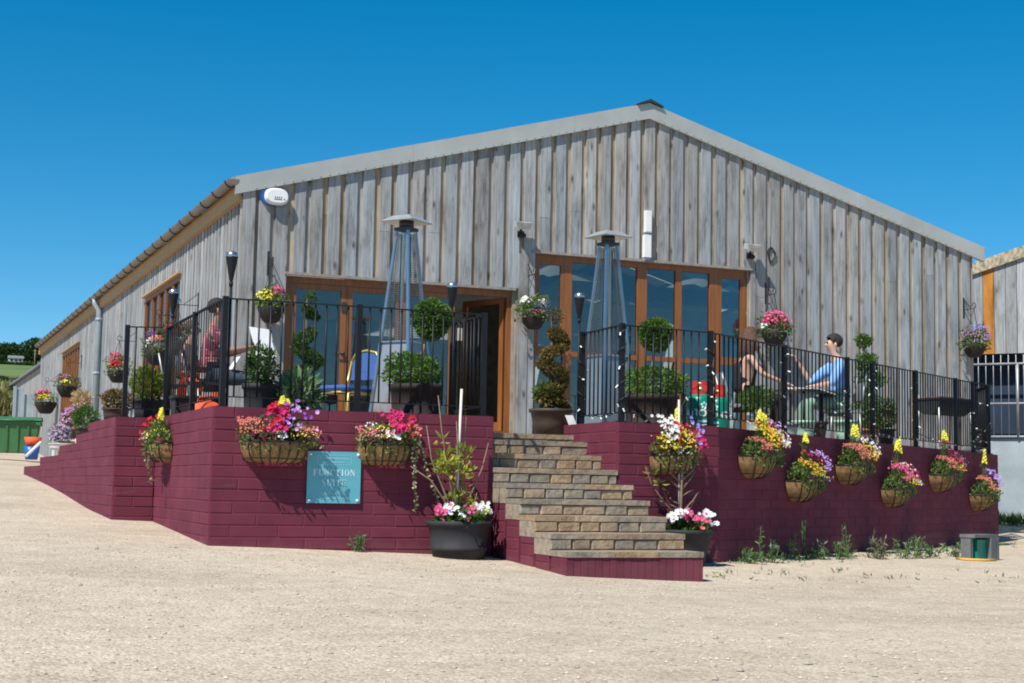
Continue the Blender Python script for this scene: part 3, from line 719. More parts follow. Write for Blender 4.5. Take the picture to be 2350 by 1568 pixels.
def fl(y): return -.10+.039*min(0, y)-.0*y
b = MB()
poly = [(XL+.1, DY+.12), (LC.x-.05, DY+.12), (LC.x-.05, DY+2.0), (RC.x+.05, DY+2.0), (RC.x+.05, DY+.15), (RR.x-.05, RR.y+.1), (EN.x-.1, EN.y+.1), (13.2, -.08), (-.05, -.08), (-.05, YJ+2), (XJ+.1, YJ+2), (XJ+.1, YJ+.1), (XL+.1, YJ+.1)]
b.prism([(x, y, fl(y)-.30) for (x, y) in poly], (0, 0, .28)); 
b.prism([(LC.x+.02, DY+1.40, fl(DY+1.4)-.3), (RC.x-.02, DY+1.40, fl(DY+1.4)-.3), (RC.x-.02, DY+2.02, fl(DY+2)-.3), (LC.x+.02, DY+2.02, fl(DY+2)-.3)], (0, 0, .283))
tag(b.build('terrace_paving', 'paving'), kind='structure')
b = MB(); b.add([(XJ+.2, YJ+1.9, -.30), (-.06, YJ+1.9, -.30), (-.06, .0, -.30), (-.06, 14, -.75), (XJ+.2, Y_END, -.80), (XJ+.2, 2, -.5)], [(0,1,2,3,4,5)]); tag(b.build('path', 'paving'), kind='structure')

# ------------------------------------------------------------------ railings
def rail_height(px, P): return above(px[0], px[1], P)
class Shared: pass
def railing(label, pts, ztop, zbot, posts, gap=.11, group='black iron railings of the terrace', br=.0092):
    """pts: plan points; ztop/zbot: heights at each; posts: distances along the run"""
    root = thing('railing', label, 'railing', (pts[0][0], pts[0][1], zbot[0]), 0, group)
    P = [Vector((p[0], p[1], 0)) for p in pts]
    L = [0]
    for i in range(len(P)-1): L.append(L[-1]+(P[i+1]-P[i]).length)
    def at(s):
        for i in range(len(P)-1):
            if s <= L[i+1]+1e-6 or i == len(P)-2:
                t = (s-L[i])/(L[i+1]-L[i]); q = P[i].lerp(P[i+1], t); return q, ztop[i]+(ztop[i+1]-ztop[i])*t, zbot[i]+(zbot[i+1]-zbot[i])*t
    tb, bb = MB(), MB()
    for i in range(len(P)-1):
        a, e = P[i], P[i+1]
        tb.bar(a+Vector((0,0,ztop[i]-.006)), e+Vector((0,0,ztop[i+1]-.006)), .040, .012); bb.bar(a+Vector((0,0,zbot[i]+.10)), e+Vector((0,0,zbot[i+1]+.10)), .032, .010)
    tb.build('top_rail', 'rail', root, True); bb.build('bottom_rail', 'rail', root, True)
    for s in posts:
        q, zt, zb_ = at(s); b = MB(); b.box((-.026, -.026, 0), (.026, .026, zt-zb_+.015)); b.box((-.05, -.05, .0), (.05, .05, .012)); o = b.build('post', 'rail', root); o.location = Vector((q.x, q.y, zb_))-root.location
    n = int(L[-1]/gap); bm = None
    for k in range(1, n+1):
        s = L[-1]*k/(n+1)
        if any(abs(s-x) < .045 for x in posts): continue
        q, zt, zb_ = at(s); h = zt-zb_-.115
        if bm is None:
            b = MB(); b.tube([(0,0,0), (0,0,1)], br, 6, smooth=True); o = b.build('baluster', 'rail', root); bm = o.data
        else:
            o = bpy.data.objects.new('baluster', bm); C.objects.link(o); o.parent = root
        o.location = Vector((q.x, q.y, zb_+.10))-root.location; o.scale = (1, 1, h)
    return root
i_ = .11
pLF = Vector((XL+i_, DY+i_, 0)); zLF = above(532, 684, pLF)
pLR = Vector((LC.x-.08, DY+i_, 0)); zLR = above(1102, 721, pLR)
pLB = Vector((XL+i_, YJ+i_, 0)); zLB = above(390, 752, pLB)
pJ = Vector((XJ+i_, YJ+i_, 0)); zJ = above(293, 749, pJ)
yret = on_x(1040, 744, LC.x-.08).y
Lf = pLR.x-pLF.x
sp = on_y(823, 800, DY+i_).x-pLF.x
railing('short black railing on the jog of the left wall, beside the grey downpipe', [pJ, pLB-Vector((.06,0,0))], [zJ, zLB], [ZB, ZB], [0])
Ls = (pLB-pLF).length
railing('black railing on the left flank, in front of the man in red check', [pLB, pLF-Vector((0,-.05,0))], [zLB, zLF], [ZB, ZB], [0, Ls*.52], .128, br=.0058)
railing('black railing along the front of the left terrace, over the teal sign', [pLF, pLR], [zLF, zLR], [ZB, ZB], [0, sp, Lf], .112)
railing('short black railing returning from the top of the steps towards the open door', [pLR+Vector((0,.05,0)), Vector((pLR.x, yret, 0))], [zLR, zLR], [ZB, ZB], [abs(yret-pLR.y)-.05], .112)
pR0 = Vector((RC.x+.10, RC.y+.13, 0)); zR0 = above(1420, 745, pR0)
yb_ = on_x(1337, 765, RC.x+.10).y
nr1 = Vector((-d1.y, d1.x, 0)); d2 = (EN-RR).normalized(); nr2 = Vector((-d2.y, d2.x, 0))
pR1 = RR+(nr1+nr2).normalized()*.12; zR1 = above(1672, 763, pR1)
pR2 = EN+nr2*.12-d2*.12; zR2 = above(2272, 884, pR2); zR1b = zR1
railing('short black railing along the right side of the steps, wound with a light string', [Vector((RC.x+.10, yb_, 0)), pR0-Vector((0,.05,0))], [above(1337, 765, (RC.x+.10, yb_)), zR0], [ZB, ZB], [0], .112)
railing('black railing on the front of the right terrace, before the gas bottles', [pR0, pR1-d1*.06], [zR0, zR1], [ZB, ZB], [0], .112)
L2 = (pR2-pR1).length
def along2(px, py):
    d = ray(px, py); n2 = nr2; t = ((pR1.x-CAM[0])*n2.x+(pR1.y-CAM[1])*n2.y)/(d[0]*n2.x+d[1]*n2.y); q = CAM+d*t; return (q[0]-pR1.x)*d2.x+(q[1]-pR1.y)*d2.y
ps = [0]+[along2(*q) for q in ((1800, 850), (1944, 870), (2002, 900), (2101, 900), (2193, 920), (2233, 930))]+[L2]
railing('long black railing along the shaded right wall, in front of the couple at the table', [pR1, pR2], [zR1, zR2], [ZB, ZB], ps, .118)
railing('black railing closing the right end of the terrace against the barn corner', [pR2+Vector((.02,.06,0)), Vector((13.15, .0-.15, 0))], [zR2, zR2], [ZB, ZB], [1.0], .10)
# garden torches strapped to railing posts
def torch(label, x, y, zb_, ztop):
    t = thing('garden_torch', label, 'torch', (x, y, zb_), 0, 'black garden torches on the railing posts')
    h = ztop-zb_
    b = MB(); b.tube([(0,0,0), (0,0,h-.30)], .013, 8); b.tube([(0,0,h-.34), (0,0,h-.30)], .02, 8); b.build('pole', 'rail', t)
    b = MB(); b.lathe([(.012, h-.30), (.022, h-.27), (.058, h-.07), (.060, h-.055), (.001, h-.055)], n=16); b.build('bowl', 'rail', t)
    b = MB(); b.lathe([(.058, h-.055), (.060, h-.04), (.05, h-.012), (.02, h), (.001, h)], n=16); b.build('cap', 'steel', t)
q = Vector((pLF.x+.05, pLF.y+.02, 0)); torch('black torch with a pale cap at the front left corner of the left railing', q.x, q.y, ZB, above(540, 577, q))
q = Vector((pLB.x+.04, pLB.y-.02, 0)); torch('black torch with a pale cap in front of the side window', q.x, q.y, ZB, above(398, 663, q))
q = Vector((pLR.x-.02, yret, 0)); torch('black torch with a pale cap beside the lollipop tree near the open door', q.x, q.y, ZB, above(1035, 648, q))
q = Vector((RC.x+.07, yb_+.03, 0)); torch('black torch with a pale cap beside the right-hand patio heater', q.x, q.y, ZB, above(1340, 672, q))
# string lights wound along the right-hand railings
def string_lights(label, path):
    t = thing('string_lights', label, 'string lights', path[0], 0, 'light strings on the right railings')
    b = MB(); b.tube(path, .0055, 5); b.build('cable', 'wire', t, True)
    b = MB(); b.tube([(0,0,0), (0,0,-.018)], .009, 6); b.ball((0,0,-.028), .0115, 8, 6, sq=(.8,.8,1.3)); bm = None
    acc = 0
    for i in range(1, len(path)):
        acc += (path[i]-path[i-1]).length
        if acc > .17:
            acc = rnd.uniform(-.05, .04)
            if bm is None: o = b.build('bulb', 'bulb', t); bm = o.data
            else: o = bpy.data.objects.new('bulb', bm); C.objects.link(o); o.parent = t
            o.location = path[i]-t.location; o.rotation_euler = (rnd.uniform(-1.6, 1.6), rnd.uniform(-1, 1), 0)
r_ = random.Random(2)
def sagpath(a, e, n, sag, wob=.02):
    out = []
    for k in range(n):
        t_ = k/(n-1); p_ = a.lerp(e, t_); out.append(p_+Vector((r_.uniform(-wob, wob)*.4, r_.uniform(-wob, wob)*.4-.03, -sag*4*t_*(1-t_)+r_.uniform(-wob, wob))))
    return out
def coil(P, z0, z1, turns, rr=.042):
    n = int(turns*10); return [Vector((P.x+rr*math.cos(2*PI*turns*k/n), P.y+rr*math.sin(2*PI*turns*k/n), z0+(z1-z0)*k/n)) for k in range(n+1)]
V3 = lambda p, z: Vector((p.x, p.y, z))
pB = Vector((RC.x+.10, yb_, 0))
string_lights('light string wound round the posts beside the steps', coil(pB, zR0-.05, ZB+.1, 5)+sagpath(V3(pB, ZB+.1), V3(pR0, ZB+.13), 14, .03)+coil(pR0, ZB+.12, zR0-.02, 5))
string_lights('light string sagging in front of the dark barrel and the gas bottles', sagpath(V3(pR0, ZB+.15), V3(pR0.lerp(pR1, .35), ZB+.05), 10, .05)+sagpath(V3(pR0.lerp(pR1, .35), ZB+.05), V3(pR0.lerp(pR1, .62), ZB+.14), 9, .06)+sagpath(V3(pR0.lerp(pR1, .62), ZB+.15), V3(pR1, zR1-.45), 14, -.05)+coil(pR1, zR1-.1, ZB+.1, 5))
for (fa, fb, lab) in ((0, 1, 'light string sagging between the first two posts of the long right railing'), (1, 2, 'light string drooping in front of the table and the seated man'), (2, 3, 'light string looped on the railing beside the tiered topiary'), (3, 4, 'light string on the railing left of the black trough'), (4, 6, 'light string along the foot of the railing under the black trough'), (6, 7, 'tangle of lights at the far right end of the railing')):
    a_, e_ = pR1+d2*ps[fa], pR1+d2*ps[fb]
    pts = sagpath(V3(a_, ZB+.18), V3(e_, ZB+.12), 10, .05)+coil(e_, ZB+.1, (zR1 if fb < 5 else ZB+.75)-.03, 4)
    if fb == 2: pts = sagpath(V3(a_, ZB+.2), V3(a_.lerp(e_, .45), ZB+.05), 8, .03)+sagpath(V3(a_.lerp(e_, .45), ZB+.05), V3(e_, zR1-.35), 12, .05)+coil(e_, zR1-.3, ZB+.2, 3)
    if fb == 7: pts = sagpath(V3(a_, .62), V3(e_, .60), 8, .01)+sagpath(V3(e_, .3), V3(a_, .02), 8, .05)+sagpath(V3(a_, .0), V3(e_, -.02), 8, .03)
    string_lights(lab, pts)

# ------------------------------------------------------------------ plants
def jit(c, r, v=.25):
    g = r.uniform(1-v, 1+v); return (c[0]*g*r.uniform(.9, 1.1), c[1]*g, c[2]*g*r.uniform(.85, 1.15))
G_BOX = ((.075,.155,.024),(.115,.215,.036),(.048,.105,.018)); G_CLIP = ((.095,.185,.028),(.145,.26,.042),(.06,.125,.02)); G_DARK = ((.030,.065,.016),(.045,.095,.022),(.02,.045,.012)); G_LIME = ((.17,.24,.04),(.24,.30,.06),(.10,.17,.03))
G_MIX = ((.10,.16,.035),(.15,.21,.055),(.06,.105,.024)); G_BROWN = ((.17,.12,.035),(.24,.16,.05),(.09,.075,.022)); G_STRAW = ((.55,.42,.22),(.66,.53,.31),(.42,.30,.15)); G_GREY = ((.16,.24,.13),(.21,.30,.17),(.10,.17,.08)); G_YEL = ((.15,.20,.022),(.21,.26,.034),(.08,.12,.016))
def leaf(b, p, d, ln, wd, col, r):
    d = Vector(d).normalized(); s_ = d.cross(Vector((r.uniform(-1,1), r.uniform(-1,1), r.uniform(-1,1))))
    if s_.length < 1e-4: s_ = d.orthogonal()
    s_.normalize(); p = Vector(p); up = s_.cross(d)
    m = p+d*ln*.45+up*ln*.08
    b.add([p, m+s_*wd*.5, p+d*ln, m-s_*wd*.5], [(0,1,2,3)], col)
def rdir(r):
    while True:
        v = Vector((r.uniform(-1,1), r.uniform(-1,1), r.uniform(-1,1)))
        if .05 < v.length < 1: return v.normalized()
def bush(b, c, rad, n, cols, r, ln=.05, wd=.025, shell=.35, lump=.12, up=.25, zmin=None):
    c = Vector(c); ph = [r.uniform(0, 6) for _ in range(6)]
    for _ in range(n):
        v = rdir(r); k = 1+lump*(math.sin(4*v.x+ph[0])+math.sin(5*v.y+ph[1])+math.sin(5*v.z+ph[2]))*.6
        t = (r.random()**shell)*k
        p = c+Vector((v.x*rad[0]*t, v.y*rad[1]*t, v.z*rad[2]*t))
        if zmin is not None and p.z < zmin: p.z = zmin+r.uniform(0, .03)
        d = v+rdir(r)*.8+Vector((0, 0, up))
        leaf(b, p, d, ln*r.uniform(.7, 1.3), wd*r.uniform(.7, 1.3), jit(r.choice(cols), r), r)
def bloom(b, p, d, rad, col, r, n=6):
    d = Vector(d).normalized(); x = d.orthogonal().normalized(); y = d.cross(x); p = Vector(p); c0 = jit(col, r, .12)
    a0 = r.uniform(0, 6); vs = [p-d*rad*.15]
    for k in range(n*2):
        a = a0+PI*k/n; q = rad*(1.0 if k % 2 == 0 else .72)*r.uniform(.9, 1.1); vs.append(p+(x*math.cos(a)+y*math.sin(a))*q+d*rad*.22*r.uniform(.4, 1.2))
    for k in range(n*2): b.add([vs[0], vs[1+k], vs[1+(k+1) % (n*2)]], [(0,1,2)], jit(c0, r, .10))
def blooms(root, name, c, rad, n, size, col, r, label=None, up=.5, face=None):
    b = MB(); c = Vector(c)
    for _ in range(int(n*1.7)):
        v = rdir(r)
        if v.z < -.35: v.z = -v.z
        t = r.uniform(.72, 1.05); p = c+Vector((v.x*rad[0]*t, v.y*rad[1]*t, v.z*rad[2]*t))
        d = v+Vector((0, -.45, up))+rdir(r)*.4
        bloom(b, p, d, size*.78*r.uniform(.7, 1.25), col, r)
    o = b.build(name, 'petal', root, True)
    if label: o['label'] = label
    return o
def spike(root, p, h, col, r, n=30, w_=.034):
    b = MB(); p = Vector(p)
    for i in range(n):
        t = i/n; a = i*2.4; rr = w_*(1.0-.75*t); q = p+Vector((rr*math.cos(a), rr*math.sin(a), h*t)); bloom(b, q, (math.cos(a), math.sin(a), .3), .021*(1-.40*t)*r.uniform(.6, 1.4)+.004, col, r, 5)
    o = b.build('snapdragon_spike', 'petal', root, True); return o
def stems(b, c, h, n, spread, r, cols=G_MIX, ln=.06):
    for _ in range(n):
        a = r.uniform(0, 6.3); q = r.uniform(0, spread); top = Vector((c[0]+q*math.cos(a), c[1]+q*math.sin(a), c[2]+h*r.uniform(.75, 1.1)))
        p0 = Vector((c[0]+q*.3*math.cos(a), c[1]+q*.3*math.sin(a), c[2]))
        b.tube([p0, top], .004, 4, jit(cols[0], r), False)
        for k in range(9):
            t = r.uniform(.15, 1); leaf(b, p0.lerp(top, t), rdir(r)+Vector((0, 0, .4)), ln, ln*.3, jit(r.choice(cols), r), r)
COL = dict(pink=(.72,.13,.29), magenta=(.60,.025,.15), red=(.55,.015,.035), coral=(.70,.22,.17), white=(.85,.85,.84), yellow=(.78,.58,.03), lemon=(.86,.80,.10), orange=(.85,.36,.02), purple=(.33,.10,.55), lilac=(.56,.36,.76), blue=(.16,.24,.62), salmon=(.74,.26,.16), mauve=(.42,.20,.32), violet=(.36,.30,.72), heather=(.50,.36,.52), dusk=(.40,.12,.14))
def trail(b, p, h, r, cols, sway=(.1, -.05), sz=.03):
    p = Vector(p); n = int(h/.022)
    for i in range(n):
        t = i/n; q = p+Vector((sway[0]*t+.012*math.sin(9*t), sway[1]*t, -h*t))
        for _ in range(2): leaf(b, q, rdir(r), sz*r.uniform(.7, 1.3), sz*.8, jit(r.choice(cols), r), r)
    b.tube([p, p+Vector((sway[0]*.5, sway[1]*.5, -h*.5)), p+Vector((sway[0], sway[1], -h))], .003, 4, (.09,.08,.05), False)

# --- half-round wall baskets (black hoops over a coir liner)
def wall_basket(label, P, d, n, wide, seed, flowers, spikes, trails=(), green=G_MIX, nleaf=520, hgt=.22, deep=.22, drop=.20, taper=.45, lift=0.0):
    """P: point on the wall at the rim, d: along the wall, n: out of the wall"""
    r = random.Random(seed); P = Vector(P); d = Vector(d); n = Vector(n); hw = wide/2
    t = thing('wall_basket', label, 'wall basket', P, 0, 'flower baskets on the maroon walls')
    b = MB(); m = 14; rows = 5; vs = []
    for j in range(rows+1):
        u = j/rows; k = math.cos(u*PI/2*(.80 if taper < .6 else .96)); z = -drop*math.sin(u*PI/2)
        for i in range(m+1):
            s_ = -1+2*i/m; e = (1-abs(s_)**3.0)**.5
            vs.append(P+d*(s_*hw*(1-taper+taper*k))+n*(.012+deep*e*(.25+.75*k))+Vector((0, 0, z)))
    fs = [(j*(m+1)+i, (j+1)*(m+1)+i, (j+1)*(m+1)+i+1, j*(m+1)+i+1) for j in range(rows) for i in range(m)]
    b.add(vs, fs, None, True); base = [vs[rows*(m+1)+i] for i in range(m+1)]; b.add(base, [tuple(range(m+1))])
    b.build('coir_liner', 'coir', t, True)
    b = MB()
    rim = [vs[i]+n*.006 for i in range(m+1)]; b.tube(rim, .009, 6)
    for i in range(1, m, 2 if wide < .8 else 1): b.tube([vs[j*(m+1)+i]+n*.004+Vector((0, 0, -.002)) for j in range(rows+1)], .0065, 5)
    b.tube([vs[3*(m+1)+i]+n*.003 for i in range(m+1)], .004, 4); b.tube([P-d*hw+n*.006, P+d*hw+n*.006], .007, 5)
    b.build('hoop_frame', 'wire', t, True)
    c = P+n*(deep*.55)+Vector((0, 0, hgt*.35)); b = MB()
    # the leafy mound follows the trough
    for _ in range(nleaf):
        s_ = r.uniform(-1.14, 1.14); a = r.uniform(-.75, PI+.1); rr = r.uniform(.55, 1.12)*(1-.35*abs(s_)**3)
        p = P+d*(s_*hw)+n*(deep*(.52+.60*math.cos(a)*rr))+Vector((0, 0, hgt*max(-.42, math.sin(a)*rr)))
        if (p-P).dot(n) < .01: p += n*(.02-(p-P).dot(n))
        leaf(b, p, n*.5+rdir(r)+Vector((0, 0, .35)), .048*r.uniform(.6, 1.3), .022*r.uniform(.7, 1.3), jit(r.choice(green), r), r)
    spikes = [(q0, q1+lift, q2*1.15) for (q0, q1, q2) in spikes]
    for (s_, h, hs_) in spikes: stems(b, P+d*(s_*hw)+n*deep*.4+Vector((0, 0, .08)), h-.08, 5, .05, r)
    for (s_, h, sw) in trails: trail(b, P+d*(s_*hw)+n*deep*.95+Vector((0, 0, .06)), h, r, ((.42,.42,.28),(.30,.34,.16),(.20,.26,.10)), (d.x*sw, d.y*sw-.02), .034)
    b.build('leaves', 'leaf', t, True)
    for (col, s_, u, hz, k, size) in flowers:            # colour, centre along (-1..1), spread, height factor, count, size
        b = MB()
        for _ in range(int(k*1.9)):
            q = s_+r.gauss(0, u*.62); q = max(-1.15, min(1.15, q)); a = r.uniform(-.15, 1.9); rr = r.uniform(.82, 1.18)
            p = P+d*(q*hw)+n*(deep*(.55+.62*math.cos(a)*rr))+Vector((0, 0, hgt*(hz*.55+.75*math.sin(a)*rr*max(.35, hz))))
            if (p-P).dot(n) < .02: p += n*(.03-(p-P).dot(n))
            bloom(b, p, n*.9+rdir(r)*.5+Vector((-.3, -.2, .5)), size*.60*r.uniform(.65, 1.25), COL[col], r)
        o = b.build('flowers', 'petal', t, True); o['label'] = {'lemon': 'pale yellow', 'dusk': 'dusky red'}.get(col, col)+' flowers'
    for (s_, h, hs_) in spikes: spike(t, P+d*(s_*hw)+n*deep*.45+Vector((0, 0, h)), hs_, COL['lemon'], r)
    return t
EX, EY, NY = Vector((1,0,0)), Vector((0,1,0)), Vector((0,-1,0))
px2m = lambda P: FPX/float((np.array(P)-CAM)@CF)
def on_front(px, py): return on_y(px, py, DY)
def wall_pt(px, py, A0, dd):
    n2 = Vector((-dd.y, dd.x, 0)); q = ray(px, py); t_ = ((A0.x-CAM[0])*n2.x+(A0.y-CAM[1])*n2.y)/(q[0]*n2.x+q[1]*n2.y); return Vector(CAM+q*t_)
P = on_x(388, 1018, XL); wall_basket('flower basket on the left-facing wall, with red and white blooms and one yellow snapdragon', P, -EY, Vector((-1,0,0)), .52, 31,
    [('red', -.45, .4, 1.0, 16, .045), ('white', -.6, .25, .5, 6, .04), ('lemon', .6, .6, .5, 12, .018), ('coral', -.9, .3, .4, 12, .018)], [(.1, .26, .10)], [(-.7, .34, -.05), (.2, .5, .03)], G_LIME+G_MIX)
P = on_front(630, 1014); wall_basket('long coir wall basket left of the teal sign, with red, purple and coral flowers', P, EX, NY, .67, 32,
    [('magenta', .0, .22, 1.15, 18, .052), ('red', -.1, .2, 1.2, 8, .05), ('coral', -.85, .5, .75, 90, .016), ('white', .05, .16, .3, 16, .02), ('lilac', .62, .4, 1.2, 8, .036), ('purple', .45, .4, 1.35, 7, .034), ('coral', .85, .3, .5, 40, .017), ('lemon', .55, .3, .5, 14, .014)], [(.12, .36, .06), (.26, .345, .05)], [(1.02, .12, .06), (-.98, .1, -.02)], G_MIX, 560, .21)
P = on_front(880, 1021); wall_basket('coir wall basket right of the teal sign, trailing pale strands towards the ground', P, EX, NY, .54, 33,
    [('magenta', .28, .25, 1.2, 18, .05), ('white', .22, .16, .45, 9, .045), ('red', .7, .22, 1.0, 12, .03), ('coral', -.8, .5, .6, 44, .016), ('coral', .98, .2, .8, 14, .024), ('lemon', -.1, .4, .7, 18, .015), ('white', -.65, .3, .75, 16, .014)], [], [(.98, .72, .0), (1.05, .62, .22), (.86, .34, .02), (-1.05, .08, -.04)], G_LIME+G_MIX, 500, .20)
nr1o, nr2o = -nr1, -nr2
P = wall_pt(1534, 1046, RC, d1); wall_basket('wide coir wall basket beside the steps, heaped with white, yellow and crimson flowers', P, d1, nr1o, .53, 34,
    [('white', -.62, .35, 1.2, 34, .034), ('yellow', -.45, .6, .6, 52, .021), ('red', -.05, .3, 1.15, 9, .036), ('orange', .0, .35, 1.0, 16, .022), ('magenta', .95, .3, .75, 26, .036), ('violet', .85, .2, 1.2, 10, .034), ('white', .1, .25, .25, 14, .016), ('lemon', .35, .3, .8, 50, .014)], [(.12, .34, .15)], [], G_LIME+G_MIX, 480, .25)
RB = [(1718, 1047, .60, 35, 'coir wall basket at the left end of the shaded wall, mostly yellow flowers', [('yellow', .1, .7, 1.0, 78, .024), ('orange', -.3, .5, 1.15, 22, .024), ('coral', -.8, .4, .6, 70, .019), ('pink', .45, .2, 1.2, 8, .03), ('white', .95, .2, .9, 18, .034), ('lilac', .95, .25, 1.2, 10, .03)], [(.0, .36, .1), (.3, .30, .12), (.52, .27, .13)]),
      (1822, 1104, .56, 36, 'coir wall basket hung low on the shaded wall, with lilac flowers down its right side', [('yellow', -.2, .7, .7, 46, .020), ('red', .0, .2, 1.1, 9, .028), ('orange', -.5, .4, .8, 16, .020), ('lilac', .85, .3, 1.1, 42, .026), ('lemon', .6, .4, .3, 24, .016), ('violet', .98, .2, .1, 14, .02)], [(.12, .42, .10)]),
      (1937, 1068, .66, 37, 'coir wall basket on the shaded wall with a coral left half and white right edge', [('coral', -.45, .6, .8, 130, .020), ('yellow', .5, .45, .9, 44, .023), ('white', .9, .25, 1.1, 34, .024), ('orange', .6, .3, .4, 14, .022)], [(-.05, .33, .13), (.28, .32, .13)]),
      (2038, 1122, .66, 38, 'coir wall basket with hot pink flowers on its left and two tall snapdragons', [('pink', -.55, .35, 1.0, 34, .036), ('coral', -.2, .4, 1.1, 30, .024), ('yellow', .4, .6, .6, 40, .020), ('white', .3, .2, 1.1, 12, .026), ('magenta', .75, .3, 1.0, 22, .026), ('white', .98, .1, .5, 10, .026)], [(-.05, .48, .12), (.25, .45, .17)]),
      (2148, 1090, .74, 39, 'coir wall basket with dusky coral flowers and one scarlet bloom', [('coral', -.55, .5, .8, 100, .020), ('red', .25, .35, 1.0, 16, .026), ('red', -.3, .08, 1.5, 6, .034), ('yellow', .55, .35, .6, 30, .020), ('mauve', .8, .3, 1.0, 36, .018)], [(-.1, .48, .12), (.18, .46, .10)]),
      (2238, 1136, .72, 40, 'last coir wall basket by the wall end, with a lilac clump and a single snapdragon', [('salmon', -.7, .4, .9, 60, .022), ('lilac', .45, .3, 1.25, 42, .034), ('purple', .6, .2, 1.1, 12, .03), ('yellow', .7, .4, .2, 22, .020), ('coral', .2, .5, .6, 30, .018)], [(.2, .46, .20)])]
for (px, py, wide, sd_, lab, flw, spk) in RB:
    P = wall_pt(px, py, RR, d2); wall_basket(lab, P, d2, nr2o, wide, sd_, flw, spk, [], G_MIX+G_BOX, 600, .245, .30, .25, .85, .05)

# --- hanging baskets on brackets
def hanging_basket(label, P, out, wid, seed, flowers, green=G_MIX, nleaf=420, hb=.20, mat='wicker', bracket=True, hh=.20, zbr=None):
    """P: centre of the rim; out: unit vector out of the wall (bracket comes from behind)"""
    r = random.Random(seed); P = Vector(P); out = Vector(out)
    t = thing('hanging_basket', label, 'hanging basket', P-Vector((0, 0, hb)), 0, 'hanging baskets along the barn')
    rr = wid/2; b = MB(); b.lathe([(.001, -hb), (rr*.45, -hb), (rr*.62, -hb*.85), (rr*.9, -hb*.35), (rr, 0), (rr*.97, .012), (rr*.90, .0), (rr*.6, -.02), (.001, -.02)], P, 22); b.build('bowl', mat, t, True)
    top = P+Vector((0, 0, (zbr or P.z+.62)-P.z)); b = MB()
    for k in range(3):
        a = 2*PI*k/3+.4; b.tube([P+Vector((rr*.97*math.cos(a), rr*.97*math.sin(a), .01)), top], .004, 4)
    b.build('chains', 'wire', t, True)
    b = MB(); bush(b, P+Vector((0, 0, hh*.45)), (rr*1.28, rr*1.28, hh*1.18), int(nleaf*1.5), green, r, .055, .032, .4, .2, .3, P.z-.09); b.build('leaves', 'leaf', t, True)
    for (col, dx, dz, sp_, k, size) in flowers:
        blooms(t, 'flowers', P+out*(rr*.25)+Vector((dx*rr*abs(out.y), dx*rr*-abs(out.x), hh*.3+dz*hh)), (rr*sp_*1.18, rr*sp_*1.18, hh*sp_*1.0), int(k*1.3), size, COL[col], r, {'lemon': 'pale yellow', 'dusk': 'dusky red'}.get(col, col)+' flowers')
    return t
def basket_bracket(P, out, parent=barn):
    P = Vector(P); out = Vector(out); b = MB(); q = P-out*((P.x-(-.05)) if abs(out.x) > .5 else (-.05-P.y))*1.0
    q = Vector((P.x, -.062, P.z)) if abs(out.y) > .5 else Vector((-.062, P.y, P.z))
    b.bar(q+Vector((0, 0, .22)), q+Vector((0, 0, -.14)), .03, .015, up=out); b.bar(q+Vector((0, 0, .0)), P, .012); b.bar(q+Vector((0, 0, .2)), q.lerp(P, .72), .010)
    pts = [P+Vector((0, 0, 0))+out*.05*math.sin(a)+Vector((0, 0, .05*(1-math.cos(a)))) for a in [k*PI*1.6/10 for k in range(11)]]; b.tube(pts, .007, 5)
    b.build('basket_bracket', 'wire', parent, True)
FB = [((622, 708), 'hanging basket of pink and cream flowers at the left corner of the gable wall', [('pink', .35, .85, .45, 26, .042), ('coral', .5, .8, .4, 12, .036), ('lemon', -.5, .5, .6, 30, .024), ('yellow', -.3, .2, .5, 10, .024), ('mauve', .7, -.1, .3, 12, .02)], 51, G_LIME+G_BOX, .40),
      ((1225, 725), 'hanging basket of white, blue and pink flowers on the post between doors and window', [('white', -.8, .8, .35, 26, .032), ('blue', .35, .35, .5, 36, .020), ('pink', .35, -.25, .5, 22, .028), ('lilac', .6, .5, .5, 30, .014), ('white', .4, .7, .5, 10, .02), ('orange', .1, .8, .3, 6, .02)], 52, G_LIME+G_BOX, .40),
      ((1777, 765), 'hanging basket of bright pink flowers just right of the window', [('pink', .0, .7, .9, 46, .036), ('white', -.85, .2, .35, 14, .034), ('magenta', -.5, .6, .5, 14, .04), ('salmon', .3, .3, .7, 30, .026), ('pink', .95, .1, .3, 16, .036)], 53, G_BOX, .44),
      ((2236, 793), 'hanging basket of small violet flowers at the right corner of the gable wall', [('violet', .25, .7, .9, 80, .018), ('mauve', -.6, .5, .7, 50, .016), ('lilac', .9, .3, .5, 40, .018), ('orange', .1, .45, .4, 12, .022)], 54, G_MIX, .42)]
for (q, lab, flw, sd_, gr, wd_) in FB:
    P = on_y(q[0], q[1], -.34); bz = P.z+.66; hanging_basket(lab, P, NY, wd_, sd_, flw, gr, 430, .21, zbr=bz); basket_bracket((P.x, P.y, bz), NY)
